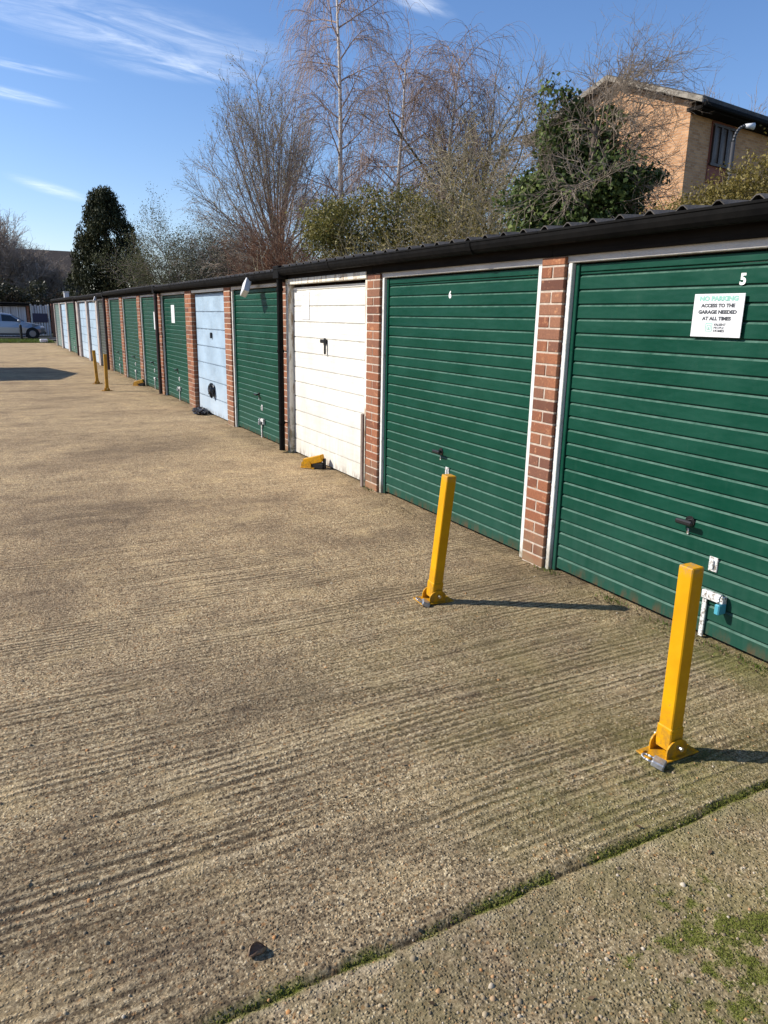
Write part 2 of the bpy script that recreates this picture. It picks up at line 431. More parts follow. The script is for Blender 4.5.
# ------------------------------------------------------------------ ground
def vnoise(x, y, seed):
    r = np.random.default_rng(seed).random((256, 256)).astype('f')
    xi = np.floor(x).astype(int); yi = np.floor(y).astype(int)
    fx = x - xi; fy = y - yi
    fx = fx * fx * (3 - 2 * fx); fy = fy * fy * (3 - 2 * fy)
    a = r[yi & 255, xi & 255]; b = r[yi & 255, (xi + 1) & 255]; c = r[(yi + 1) & 255, xi & 255]; e = r[(yi + 1) & 255, (xi + 1) & 255]
    return (a * (1 - fx) + b * fx) * (1 - fy) + (c * (1 - fx) + e * fx) * fy
def fbm(x, y, seed, o=4, g=.5):
    s = 0; a = 1; tt = 0
    for k in range(o):
        s = s + a * vnoise(x * 2 ** k + 17.3 * k, y * 2 ** k + 9.1 * k, seed + k); tt += a; a *= g
    return s / tt
xs = np.concatenate([np.array([-16, -12, -9, -6, -4, -3, -2.2, -1.6, -1.2]), np.arange(-.95, 3.27, .0068), np.array([3.35, 3.6, 4.2, 5, 6, 7, 8.5])])
ys = [-9, -6, -4, -2, -1, 0, .4, .62]
yy = .74
while yy < 43.4:
    ys.append(yy); yy += max(.0045, .0052 * (yy / 1.6) ** 1.42)
ys.append(43.6); ys = np.array(ys)
X, Y = np.meshgrid(xs, ys)
JY = 1.392 + .013 * (fbm(X * 4.1, X * 0, 5, 4, .6) - .5) * 2 + .004 * X
slab = (Y > JY).astype('f')
# tamped ridges running across the yard (constant y), broken up and wandering
warp = Y + .05 * (fbm(X * .55, Y * 2.2, 11, 3) - .5) + .012 * (fbm(X * 3, Y * 6, 12, 2) - .5)
amp = np.clip((fbm(X * .5 + 3, Y * 1.0, 21, 3) - .36) * 4.0, .12, 1.0) * np.clip(1.2 - (Y - 2.4) * .10, .35, 1)
w1 = warp + .006 * (fbm(X * 5, Y * 9, 13, 2) - .5)
sh = lambda q: 1 - 2 * np.abs((q % 1.0) - .5) ** .7 * 2 ** .7 / 1.0
r_a = sh(w1 / .034) * (vnoise(X * .8, w1 / .034, 51) * 1.5 - .1) * np.clip((3.4 - Y) / 1.2, 0, 1)
r_b = sh(warp / .079 + .3) * (vnoise(X * .9 + 5, warp / .079, 52) * 1.6 - .2)
r1 = fbm(X * 1.6, warp / .055, 31, 2) - .5
ridge = .42 * r_a + .45 * r_b + .8 * r1
amp = np.maximum(amp, 1.0 * np.clip(1.3 - np.hypot((X - 2.1) / 1.0, (Y - 2.1) / .75), 0, 1))
rag = .55 + .9 * fbm(X * 14, Y * 14, 57, 3)
rib = ridge * amp * rag * slab
ruff = fbm(X * 38, Y * 38, 61, 3, .6) - .5
ruff2 = fbm(X * 9, Y * 9, 66, 3) - .5
fine = np.clip(2.2 - (Y - 3) * .22, .25, 1)
Z = .0050 * rib + .0085 * ruff * fine + .004 * ruff2
jd = np.abs(Y - JY)
jw = .008 + .018 * fbm(X * 5, X * 0 + 3, 71, 3)
joint = np.clip(1 - jd / jw, 0, 1)
Z = Z - .012 * joint ** .6 - .006 * (1 - slab)
Z += .018 * (fbm(X * .28, Y * .28, 81, 2) - .5) * np.clip((Y - 2) / 4, 0, 1) * np.clip((3.2 - X), 0, 1)
mp = fbm(X * 7, Y * 7, 91, 4, .6)
m_joint = np.clip(1.2 - jd / (jw * 1.25), 0, 1) * np.clip((mp - .38) * 6, 0, 1) * np.clip((X - .15) * 3, 0, 1)
reg = np.clip(1.2 - np.hypot((X - 1.62) / .42, (Y - .93) / .30), 0, 1)
m_pat = np.clip((.5 * mp + .5 * fbm(X * 26, Y * 26, 95, 3, .6) + reg * .20 - .655) * 7, 0, 1) * (reg > 0)
algae = np.clip(1.15 - np.hypot((X - 2.0) / .75, (Y - 1.62) / .34), 0, 1) * np.clip((mp - .25) * 3, 0, 1) * .62
algae = np.maximum(algae, np.clip(1.1 - np.hypot((X - 3.1) / .25, (Y - 2.15) / .6), 0, 1) * np.clip((mp - .35) * 4, 0, 1) * .6)
algae = np.maximum(algae, np.clip(1 - (Y - 43.6) / -.5, 0, 1) * .5)
moss = np.maximum(np.maximum(m_joint, m_pat), algae)
nx, ny = len(xs), len(ys)
idx = np.arange(nx * ny).reshape(ny, nx)
F = np.stack([idx[:-1, :-1], idx[:-1, 1:], idx[1:, 1:], idx[1:, :-1]], -1).reshape(-1, 4)

def f_ground(t, b):
    p = t.pos(); rb = t.attr('rib'); ms = t.attr('moss'); dp = t.attr('joint')
    x, y, z = t.sep(p)
    flat = t.comb(x, y, 0)
    wob = t.vm('ADD', flat, t.vm('SCALE', t.noise(flat, 30, 2, .5, col=True), scale=.012))
    va = t.n('ShaderNodeTexVoronoi'); t.put(va.inputs['Vector'], wob); va.inputs['Scale'].default_value = 125
    vb = t.n('ShaderNodeTexVoronoi'); t.put(vb.inputs['Vector'], flat); vb.inputs['Scale'].default_value = 52
    ra = t.sep(va.outputs['Color']); rbb = t.sep(vb.outputs['Color'])
    grain = t.noise(flat, 70, 6, .80)
    base = t.ramp(grain, [(.40, (.10, .076, .050)), (.475, (.25, .195, .126)), (.535, (.42, .335, .22)), (.61, (.70, .60, .43))])
    st = t.ramp(t.math('ADD', t.math('MULTIPLY', ra[0], .72), t.math('MULTIPLY', t.rng(t.noise(flat, 24, 3, .6), .3, .7), .28)), [(0, (.036, .027, .018)), (.28, (.10, .075, .048)), (.45, (.27, .21, .135)), (.62, (.46, .375, .25)), (.80, (.66, .57, .41)), (1, (.86, .78, .62))])
    st = t.mix(t.math('MULTIPLY', t.math('GREATER_THAN', ra[2], .93), .6), st, (.42, .22, .09))
    c = t.mix(t.math('MULTIPLY', t.rng(va.outputs['Distance'], .75, .35, .25, 1), t.rng(ra[1], .05, .35, .25, .95)), base, st)
    big = t.ramp(rbb[0], [(0, (.20, .15, .09)), (.4, (.36, .28, .17)), (.7, (.36, .20, .09)), (1, (.50, .42, .30))])
    c = t.mix(t.math('MULTIPLY', t.rng(vb.outputs['Distance'], .42, .26), t.math('GREATER_THAN', rbb[1], .86)), c, big)
    # tamped ridges: jagged crests of broken aggregate with dirt and shadow painted in the furrows, all running along x
    wy_ = t.math('ADD', y, t.math('ADD', t.math('MULTIPLY', t.noise(t.vm('MULTIPLY', flat, (.5, 1.6, 1)), 1, 3), .10), t.math('MULTIPLY', t.noise(t.vm('MULTIPLY', flat, (3, 5, 1)), 1, 2), .008)))
    nA = t.noise(t.comb(t.math('MULTIPLY', x, .55), t.math('MULTIPLY', wy_, 27.0), 0), 1, 1.5, .5)
    nB = t.noise(t.comb(t.math('MULTIPLY', x, 1.3), t.math('MULTIPLY', wy_, 58.0), 3.3), 1, 1.5, .5)
    reg_a = t.math('MAXIMUM', t.rng(t.noise(t.vm('MULTIPLY', flat, (.55, 1.0, 1)), 1.25, 3, .55), .40, .58, .22, 1, True), t.attr('ramp_zone'))
    zone = t.math('MULTIPLY', reg_a, t.math('MULTIPLY', t.attr('slab'), t.rng(y, 2.8, 7, 1, .40)))
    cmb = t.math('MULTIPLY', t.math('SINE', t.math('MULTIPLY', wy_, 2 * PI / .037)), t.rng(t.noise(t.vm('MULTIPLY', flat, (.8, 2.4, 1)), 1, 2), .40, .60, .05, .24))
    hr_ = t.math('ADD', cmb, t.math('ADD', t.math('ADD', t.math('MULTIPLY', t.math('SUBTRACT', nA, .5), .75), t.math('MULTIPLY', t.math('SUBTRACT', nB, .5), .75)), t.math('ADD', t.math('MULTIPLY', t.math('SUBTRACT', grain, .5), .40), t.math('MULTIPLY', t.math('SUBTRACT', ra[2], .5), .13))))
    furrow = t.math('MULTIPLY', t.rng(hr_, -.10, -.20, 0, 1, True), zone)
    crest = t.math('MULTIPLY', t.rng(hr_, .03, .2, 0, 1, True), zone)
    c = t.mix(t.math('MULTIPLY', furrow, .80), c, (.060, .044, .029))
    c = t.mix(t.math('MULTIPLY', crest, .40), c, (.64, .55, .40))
    c = t.mix(t.rng(rb, -.1, -.6, 0, .35), c, (.085, .064, .042))
    # large stains
    n1 = t.noise(t.vm('MULTIPLY', flat, (.55, 1.0, 1)), .9, 5, .6); n2 = t.noise(flat, 3.4, 5, .65)
    c = t.mix(t.rng(n1, .48, .68, 0, .55), c, (.10, .074, .056))
    c = t.mix(t.rng(n2, .52, .70, 0, .50), c, (.105, .078, .058))
    c = t.mix(t.rng(n2, .46, .28, 0, .38), c, (.62, .50, .30))
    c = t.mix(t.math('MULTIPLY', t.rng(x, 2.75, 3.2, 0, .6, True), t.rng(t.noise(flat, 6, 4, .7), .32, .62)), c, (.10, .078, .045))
    c = t.mix(t.math('MULTIPLY', t.attr('lip'), t.rng(t.noise(flat, 9, 4, .7), .42, .62, 0, .6)), c, (.52, .46, .37))
    c = t.mix(t.math('MULTIPLY', t.attr('stain'), t.rng(t.noise(flat, 5, 5, .65), .3, .6, .25, .62)), c, (.085, .064, .05))
    fs_ = t.math('MULTIPLY', t.math('SUBTRACT', 1.0, t.attr('slab')), t.rng(t.noise(flat, 5.5, 5, .7), .40, .62, .62, .0))
    c = t.mix(fs_, c, (.15, .135, .072))
    c = t.mix(dp, c, (.03, .024, .016))
    ol = t.math('MULTIPLY', t.math('MULTIPLY', t.rng(x, .7, 2.0, 0, 1, True), t.rng(y, 4.5, 2.2, 0, 1, True)), t.rng(t.noise(flat, 2.6, 5, .65),   .36, .62, 0, .30))
    c = t.mix(ol, c, (.25, .23, .08))
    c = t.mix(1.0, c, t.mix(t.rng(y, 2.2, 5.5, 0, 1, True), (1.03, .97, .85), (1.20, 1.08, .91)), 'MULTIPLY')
    mg = t.ramp(t.noise(flat, 120, 4, .7), [(.3, (.055, .062, .010)), (.7, (.20, .225, .03))])
    c = t.mix(t.math('MULTIPLY', ms, t.rng(t.noise(flat, 70, 4, .7), .25, .6, .45, 1)), c, mg)
    hs = t.n('ShaderNodeHueSaturation'); hs.inputs['Saturation'].default_value = 1.0; hs.inputs['Value'].default_value = 1.0
    t.put(hs.inputs['Color'], c)
    t.put(b.inputs['Base Color'], hs.outputs[0])
    h = t.math('ADD', t.math('MULTIPLY', t.rng(va.outputs['Distance'], 0, .6, 1, 0), t.rng(ra[1], .2, .7)), t.math('ADD', t.math('MULTIPLY', grain, .7), t.math('MULTIPLY', t.math('MULTIPLY', t.rng(hr_, -.25, .25), zone), 1.5)))
    t.put(b.inputs['Normal'], t.bump(h, .0085, 1.0))
    b.inputs['Roughness'].default_value = .93; b.inputs['Specular IOR Level'].default_value = .22
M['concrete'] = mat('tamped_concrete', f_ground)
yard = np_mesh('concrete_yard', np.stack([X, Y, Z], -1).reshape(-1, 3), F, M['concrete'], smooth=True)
stain = np.zeros_like(X)
for (sx_, sy_, ra_, rb2, k_) in ((.45, 6.3, .9, 1.1, 1), (.95, 2.75, .55, .34, .9), (1.9, 5.2, .35, .5, .7), (2.6, 4.75, .5, .22, .9), (.2, 4.6, .6, .5, .8), (1.6, 9.5, .8, 1.4, .8), (.9, 1.75, .35, .18, .6), (2.2, 3.1, .3, .2, .5)):
    stain = np.maximum(stain, k_ * np.clip(1.4 - 1.3 * np.hypot((X - sx_) / ra_, (Y - sy_) / rb2) + .9 * (fbm(X * 2.2, Y * 2.2, 111, 3) - .5), 0, 1))
for nm, arr in (('stain', stain), ('rib', rib), ('moss', moss), ('joint', joint * np.clip((.7 - m_joint), 0, 1)), ('slab', slab), ('ramp_zone', np.maximum(np.clip(1.35 - np.hypot((X - 2.0) / 1.15, (Y - 2.2) / 1.0), 0, 1), np.clip(1.3 - np.hypot((X - .1) / .9, (Y - 1.95) / .42), 0, 1))), ('lip', np.clip(1 - np.abs(Y - JY + .035) / .03, 0, 1))):
    at = yard.data.attributes.new(nm, 'FLOAT', 'POINT'); at.data.foreach_set('value', arr.astype('f').ravel())
tag(yard, kind='structure')
M['earth'] = varied('dull_earth', (.06, .06, .025), (.13, .12, .05), 1.2, .95)
mb = MB(); mb.add([(-600, -600, -.06), (600, -600, -.06), (600, 600, -.06), (-600, 600, -.06)], [(0, 1, 2, 3)])
tag(mb.build('ground', M['earth'], recalc=False), kind='structure')
M['grass_soil'] = varied('grass_soil', (.06, .085, .018), (.13, .155, .035), 3, .95)
mb = MB(); mb.box(-40, 3.35, 43.62, 47.9, -.05, .03, .02); tag(mb.build('lawn', M['grass_soil']), kind='structure')
M['asphalt'] = varied('far_asphalt', (.05, .048, .045), (.09, .085, .078), 2, .9)
mb = MB(); mb.box(-40, 8, 48.0, 53.3, -.05, .012); tag(mb.build('road', M['asphalt']), kind='structure')

rs = np.random.default_rng(7)
def domes(cx, cy, cz, r, h, rng, name, mt):
    n = len(cx); k = 6
    ang = np.arange(k) * 2 * PI / k + rng.random((n, 1)) * 6
    rr = r[:, None] * (.75 + .5 * rng.random((n, k)))
    ring = np.stack([cx[:, None] + rr * np.cos(ang), cy[:, None] + rr * np.sin(ang), np.repeat(cz[:, None] - .002, k, 1)], -1)
    mid = np.stack([cx[:, None] + .66 * rr * np.cos(ang), cy[:, None] + .66 * rr * np.sin(ang), cz[:, None] + h[:, None] * (.6 + .3 * rng.random((n, k)))], -1)
    top = np.stack([cx, cy, cz + h], -1)[:, None]
    V = np.concatenate([ring, mid, top], 1); b0 = (np.arange(n) * (2 * k + 1))[:, None]
    q = np.arange(k); q2 = (q + 1) % k
    Fq = np.stack([b0 + q, b0 + q2, b0 + k + q2, b0 + k + q], -1).reshape(-1, 4)
    Ft = np.stack([b0 + k + q, b0 + k + q2, b0 + 2 * k + 0 * q, b0 + 2 * k + 0 * q], -1).reshape(-1, 4)
    V = V.reshape(-1, 3)
    # triangles written as separate tri faces
    me = bpy.data.meshes.new(name)
    Ft3 = Ft[:, :3]
    me.vertices.add(len(V)); me.vertices.foreach_set('co', V.astype('f').ravel())
    li = np.concatenate([Fq.ravel(), Ft3.ravel()]).astype('i')
    tot = np.concatenate([np.full(len(Fq), 4), np.full(len(Ft3), 3)]).astype('i')
    me.loops.add(len(li)); me.loops.foreach_set('vertex_index', li)
    me.polygons.add(len(tot)); me.polygons.foreach_set('loop_start', np.concatenate([[0], np.cumsum(tot)[:-1]]).astype('i')); me.polygons.foreach_set('loop_total', tot)
    me.update(calc_edges=True)
    tint = rng.random(n); at = me.attributes.new('tint', 'FLOAT', 'FACE')
    at.data.foreach_set('value', np.concatenate([np.repeat(tint, k), np.repeat(tint, k)]).astype('f'))
    me.materials.append(mt)
    me.polygons.foreach_set('use_smooth', np.ones(len(tot), bool))
    o = bpy.data.objects.new(name, me); COL.objects.link(o); return o
# moss cushions where the moss mask is strong
mm = np.maximum(m_joint, m_pat); mm[:, :9] = 0
wgt = (mm * (Y < 2.2) * (X < 2.6)).ravel(); wgt = wgt ** 1.5; wgt /= wgt.sum()
pick = rs.choice(len(wgt), 9000, p=wgt)
jx = rs.normal(0, .003, 9000)
cx = X.ravel()[pick] + jx; cy = Y.ravel()[pick] + rs.normal(0, .003, 9000); cz = Z.ravel()[pick]
rad = rs.uniform(.0012, .0030, 9000)
tag(domes(cx, cy, cz, rad, rad * rs.uniform(.2, .5, 9000), rs, 'moss', M['moss']), 'bright green moss in the slab joint and in patches on the concrete', 'moss', kind='stuff')
# loose grit
M['grit'] = leafmat('loose_grit_stone', [(0, (.09, .07, .05)), (.35, (.24, .19, .12)), (.6, (.38, .30, .19)), (.8, (.42, .20, .07)), (.86, (.30, .24, .16)), (1, (.50, .43, .33))], .8, .3, 0.0)
n = 3800
gx = rs.uniform(-.6, 3.1, n); gy = .8 + rs.exponential(1.2, n)
n2 = 420; gx[:n2] = rs.normal(1.05, .22, n2); gy[:n2] = rs.normal(1.1, .13, n2)
n3 = 260; gx[n2:n2 + n3] = rs.uniform(1.9, 3.15, n3); gy[n2:n2 + n3] = 3.3 - (gx[n2:n2 + n3] - 3.0) * .6 + rs.normal(0, .5, n3)
ix = np.clip(np.searchsorted(xs, gx), 0, nx - 1); iy = np.clip(np.searchsorted(ys, gy), 0, ny - 1)
rad = rs.lognormal(math.log(.0032), .42, n); rad = np.clip(rad, .0018, .0095)
tag(domes(gx, gy, Z[iy, ix], rad, rad * rs.uniform(.45, .85, n), rs, 'gravel', M['grit']), 'loose grit and small stones lying on the concrete', 'gravel', kind='stuff')
# leaf litter along the foot of the doors, weeds in the wall joint
def scatter_leaves(lx_, ly_, size, g_, lift, flat=.35):
    n_ = len(lx_); a_ = g_.uniform(0, 2 * PI, n_); sz = size * g_.uniform(.5, 1.3, n_)
    ix2 = np.clip(np.searchsorted(xs, lx_), 0, nx - 1); iy2 = np.clip(np.searchsorted(ys, ly_), 0, ny - 1)
    z0 = Z[iy2, ix2] + lift
    ca, sa = np.cos(a_) * sz, np.sin(a_) * sz
    h = lambda: g_.uniform(0, flat, n_) * sz
    P_ = [np.stack([lx_ - ca, ly_ - sa, z0 + h()], -1), np.stack([lx_ + sa * .5, ly_ - ca * .5, z0 + h()], -1), np.stack([lx_ + ca, ly_ + sa, z0 + h()], -1), np.stack([lx_ - sa * .5, ly_ + ca * .5, z0 + h()], -1)]
    return np.stack(P_, 1).reshape(-1, 3), np.arange(4 * n_).reshape(-1, 4)
M['litter'] = leafmat('dry_leaf_litter', [(0, (.035, .022, .013)), (.5, (.11, .07, .038)), (1, (.24, .17, .10))], .8, .2, .1)
n = 420
ly_ = 1.9 + 16 * rs.random(n) ** 1.7; lx_ = 3.19 - np.abs(rs.normal(0, .10, n))
k_ = 70; lx_[:k_] = rs.uniform(-.3, 2.8, k_); ly_[:k_] = rs.uniform(1.0, 7, k_)
k2 = 60; lx_[k_:k_ + k2] = 3.12 - np.abs(rs.normal(0, .09, k2)); ly_[k_:k_ + k2] = rs.normal(5.35, .3, k2)
V, F_ = scatter_leaves(lx_, ly_, .011, rs, .003)
tag(np_mesh('leaf_litter', V, F_, M['litter'], tint=rs.random(n)), 'scattered dry brown leaf scraps along the foot of the doors and on the concrete', 'leaf litter', kind='stuff')
n = 520
wx_ = 3.2 - np.abs(rs.normal(0, .035, n)); wc_ = rs.choice([2.1, 2.25, 2.55, 1.95, 3.0, 3.62, 6.2, 8.5], n); wy2 = wc_ + rs.normal(0, .07, n)
a = rs.uniform(0, PI, n); bh = rs.uniform(.008, .035, n); ux, uy = np.cos(a) * .0035, np.sin(a) * .0035
V = np.stack([np.stack([wx_ - ux, wy2 - uy, 0 * wx_ - .004], -1), np.stack([wx_ + ux, wy2 + uy, 0 * wx_ - .004], -1), np.stack([wx_ + rs.normal(0, .012, n) - .006, wy2 + rs.normal(0, .014, n), bh], -1)], 1).reshape(-1, 3)
tag(np_mesh('weeds', V, np.arange(3 * n).reshape(-1, 3), M['grassblade'], tint=rs.random(n)), 'small weeds growing in the joint at the foot of the doors', 'weeds', kind='stuff')
# grass blades on the far verge
n = 9000
bx = rs.uniform(-6, 3.3, n); by = 43.63 + 4.2 * rs.random(n) ** 1.3; bh = rs.uniform(.05, .13, n); a = rs.uniform(0, PI, n)
ux, uy = np.cos(a) * .02, np.sin(a) * .02
V = np.stack([np.stack([bx - ux, by - uy, 0 * bx + .02], -1), np.stack([bx + ux, by + uy, 0 * bx + .02], -1), np.stack([bx + rs.normal(0, .02, n), by + rs.normal(0, .02, n), bh + .02], -1)], 1).reshape(-1, 3)
tag(np_mesh('grass', V, np.arange(3 * n).reshape(-1, 3), M['grassblade'], tint=rs.random(n)), 'short green grass on the verge beyond the yard', 'grass', kind='stuff')

# ------------------------------------------------------------------ garages
def text_mesh(txt, size, bold=0.0, space=1.0):
    cu = bpy.data.curves.new('t', 'FONT'); cu.body = txt; cu.size = size; cu.offset = bold; cu.space_character = space
    cu.align_x = 'CENTER'; cu.align_y = 'CENTER'; cu.extrude = 0.0004; cu.resolution_u = 3
    o = bpy.data.objects.new('t', cu); COL.objects.link(o)
    dg = bpy.context.evaluated_depsgraph_get(); dg.update()
    me = bpy.data.meshes.new_from_object(o.evaluated_get(dg))
    vs = [tuple(v.co) for v in me.vertices]; fs = [tuple(p.vertices) for p in me.polygons]
    bpy.data.objects.remove(o); bpy.data.curves.remove(cu); bpy.data.meshes.remove(me)
    return vs, fs
def wall_text(mb, txt, yc, zc, x, size, bold=0.0, m=0, space=1.0, width=None):
    """writing on a plane facing -X: reading direction is -Y"""
    vs, fs = text_mesh(txt, size, bold, space)
    if width:
        w_ = max(v[0] for v in vs) - min(v[0] for v in vs); k = width / w_
        vs = [(v[0] * k, v[1], v[2]) for v in vs]
    mb.add([(x - v[2], yc - v[0], zc + v[1]) for v in vs], fs, 0, m)

rnd = random.Random(3)
DX = 3.232    # door leaf plane
def rib_profile(x, z0, z1, pitchz, depth, gap):
    pts = []; z = z0; tl = []
    while z < z1 - 1e-6:
        zt = min(z + pitchz, z1)
        if zt - z < gap * 2.2:
            pts += [(x, z), (x, zt)]; tl += [0, 0]; break
        pts += [(x, z), (x, zt - gap), (x + depth * .55, zt - gap * .50), (x + depth, zt - gap * .44), (x + depth, zt - gap * .05)]
        tl += [0, 1, .3, 0, 0]     # tint of the strip that STARTS at each point
        z = zt
    return pts, tl
def ribbed(mb, x, y0, y1, z0, z1, pitchz, depth=.015, gap=.0185):
    pts, tl = rib_profile(x, z0, z1, pitchz, depth, gap)
    # end point
    pts.append((x, z1)); tl.append(0)
    for i in range(len(pts) - 1):
        (xa, za), (xb, zb) = pts[i], pts[i + 1]
        if abs(zb - za) + abs(xb - xa) < 1e-6: continue
        mb.add([(xa, y0, za), (xa, y1, za), (xb, y1, zb), (xb, y0, zb)], [(0, 1, 2, 3)], tl[i])
    mb.add([(x + .03, y0, z0), (x + .03, y1, z0), (x + .03, y1, z1), (x + .03, y0, z1)], [(0, 3, 2, 1)])
    for y in (y0, y1):
        mb.add([(x + .0005, y, z0), (x + .03, y, z0), (x + .03, y, z1), (x + .0005, y, z1)], [(0, 1, 2, 3)])

def padlock(loc, rz, label, mt, s=1.0, tilt=0.0):
    o = thing('padlock', loc, label, 'padlock')
    o.rotation_euler = (tilt, 0, rz)
    b = MB(); b.box(-.011 * s, .011 * s, -.022 * s, .022 * s, -.042 * s, 0, .004 * s); b.build('casing', mt, o, world=False)
    b = MB(); pts = [(0, -.014 * s, -.004)] + [(0, -.014 * s * math.cos(a_), .02 * s + .014 * s * math.sin(a_)) for a_ in np.linspace(0, PI, 8)] + [(0, .014 * s, -.004)]
    b.tube(pts, .0042 * s, 7); b.build('shackle', M['steel'], o, smooth=True, world=False)
    return o

def pillar(mb_b, mb_m, y0, y1, z1, x=3.172, detailed=True):
    """brick pier with its bricks standing proud of the mortar"""
    mb_m.box(x + .004, x + .24, y0 + .003, y1 - .003, -.04, z1)
    w = y1 - y0; z = 0.004; k = 0
    while z < z1 - .02:
        zt = min(z + .0645, z1)
        if w > .33: cuts = [y0, y0 + .105, y1] if k % 2 else [y0, y0 + .215, y1]
        elif k % 2: cuts = [y0, (y0 + y1) / 2, y1]
        else: cuts = [y0, y1]
        for i in range(len(cuts) - 1):
            a0 = cuts[i] + (.005 if i else 0); a1 = cuts[i + 1] - (.005 if i < len(cuts) - 2 else 0)
            j = rnd.uniform(-.0015, .0015)
            mb_b.box(x + j, x + .2, a0, a1, z, zt, .004 if detailed else 0, rnd.random())
        z += .075; k += 1

doors = [  # number, near edge, far edge, kind, label
    (4, -.95, 1.18, 'green', 'green ribbed up-and-over garage at the near end of the row, next to number 5'),
    (5, 1.48, 3.61, 'green', 'green garage numbered 5 with a NO PARKING notice on its door'),
    (6, 3.92, 6.04, 'green', 'wide green garage numbered 6 standing between number 5 and the white garage'),
    (7, 6.39, 8.36, 'white', 'garage with a plank-ribbed white door in a flaking cream frame'),
    (8, 8.66, 10.68, 'green', 'green garage just past the white one, under the tilted white box'),
    (9, 11.05, 13.0, 'blue', 'pale blue garage with black bags at its door, between two green garages'),
    (10, 13.5, 15.5, 'green', 'green garage with a white notice, just beyond the pale blue door with bags'),
    (11, 15.95, 17.72, 'green', 'green garage with a folded yellow post lying at its foot'),
    (12, 18.15, 20.15, 'green', 'plain green garage, middle one of three beyond the second downpipe'),
    (13, 20.62, 22.45, 'green', 'green garage behind the two standing far yellow posts'),
    (14, 23.0, 24.9, 'dark_door', 'dark brownish garage squeezed beside the third downpipe'),
    (15, 25.3, 27.4, 'blue', 'pale blue garage next to the dark brown one, nearer of the far blue pair'),
    (16, 27.8, 30.1, 'blue', 'pale blue garage farther of the far blue pair, next to the fourth downpipe'),
    (17, 31.2, 34.2, 'green2', 'small-looking faded green garage beyond the last downpipe'),
    (18, 34.7, 37.2, 'blue', 'very pale blue garage second from the far end of the row'),
    (19, 37.6, 40.2, 'grey_green', 'grey-green garage at the far end of the row by the grass'),
]
ROOFDZ = {}
for i, (num, ya, yb, kind, label) in enumerate(doors):
    yn = ya - .15 if i == 0 else (doors[i - 1][2] + ya) / 2
    yf = yb + .22 if i == len(doors) - 1 else (yb + doors[i + 1][1]) / 2
    near = num in (5, 6, 7, 8)
    block = (num - 5) // 3 if num >= 5 else 0
    dz = [0, -.03, -.005, -.02, .0][block]
    first = num in (4, 8, 11, 14, 17); last = num in (7, 10, 13, 16, 19)
    root = thing('garage', (3.2, (ya + yb) / 2, 0), label, 'garage', 'garages in the long row')
    DT = 1.955
    if kind == 'white': DT = 1.945
    # walls: party wall on the far side, rear wall
    b = MB()
    b.box(3.42, 8.2, yf - .055, yf - .002, -.04, 2.05)
    if i == 0 : b.box(3.42, 8.2, yn + .002, yn + .06, -.04, 2.05)
    b.box(8.2, 8.3, yn + .002, yf - .002, -.04, 2.25)
    b.build('wall', M['red_wall'], root)
    bb, bm_ = MB(), MB()
    g0 = yb + (.035 if kind in ('green',) else .0); nxt = doors[i + 1] if i + 1 < len(doors) else None
    nk = nxt[3] if nxt else 'green'
    g1 = (nxt[1] - (.035 if nk in ('green',) else 0)) if nxt else yf
    if num == 7: g0 = yb + .09; g1 = 8.60
    if num == 6: g1 = 6.352
    p0, p1 = g0 + .004, g1 - .022
    if kind != 'blue' and num >= 11: pass
    pillar(bb, bm_, p0, p1, 2.0, 3.172, near)
    po = bb.build('brick_pillar', M['pale_brick'] if num >= 14 else M['brick'], root)
    bm_.build('mortar', M['mortar'], po)
    if i == 0:
        bb, bm_ = MB(), MB(); pillar(bb, bm_, yn, ya - .03, 2.0); po = bb.build('brick_pillar', M['brick'], root); bm_.build('mortar', M['mortar'], po)
    # lintel and fascia
    if num != 7:
        b = MB(); b.box(3.196, 3.36, yn + .001, yf - .001, DT + .008, 2.045 + dz, .004); b.build('lintel', M['lintel'], root)
    b = MB(); b.box(3.168, 3.192, yn + .001, yf - .001, 2.005 if num != 7 else 2.0, 2.13 + dz, .003)
    b.build('fascia', M['fascia'], root)
    # door trims
    if kind in ('green', 'green2', 'grey_green', 'dark_door'):
        for (q0, q1) in ((ya - .034, ya + .002), (yb - .002, yb + .034)):
            b = MB(); b.box(3.196, 3.235, q0, q1, .0, DT + .006, .003); b.build('door_trim', M['trim'], root)
    elif kind == 'white':
        for (q0, q1) in ((ya - .055, ya + .006), (yb, yb + .085)):
            b = MB(); b.box(3.168 if q1 > 7 else 3.185, 3.25, q0, q1, .0, DT + .02, .005); b.build('door_frame', M['old_frame'], root)
        b = MB(); b.box(3.165, 3.25, ya - .055, yb + .085, DT + .022, 2.03, .005); b.build('door_frame', M['old_frame'], root)
    else:
        b = MB(); b.box(3.186, 3.26, ya - .03, yb + .03, DT + .009, DT + .05, .003); b.build('door_trim', M['trim'], root)
    # door
    pm = M[kind]
    b = MB()
    fwid = .035 if kind in ('green', 'green2') else .012
    z0 = .022
    if kind in ('green', 'green2', 'grey_green', 'dark_door'):
        ribbed(b, DX, ya + fwid + .008, yb - fwid - .008, z0 + .004, DT - .05, .082 if num > 6 else .085)
        b.box(DX - .004, DX + .03, ya + fwid + .008, yb - fwid - .008, DT - .046, DT - .004, .004)
    elif kind == 'white':
        z = z0; k = 0
        ribbed(b, DX, ya + .02, yb - .012, z0, DT - .01, .1715, .010, .013)
        for zz in np.arange(z0, DT - .1, .1715):    # shallow plank lines
            pass
    else:
        ribbed(b, DX + .012, ya + .015, yb - .015, z0, DT - .01, .275, .012, .018)
    door = b.build('garage_door', pm, root)
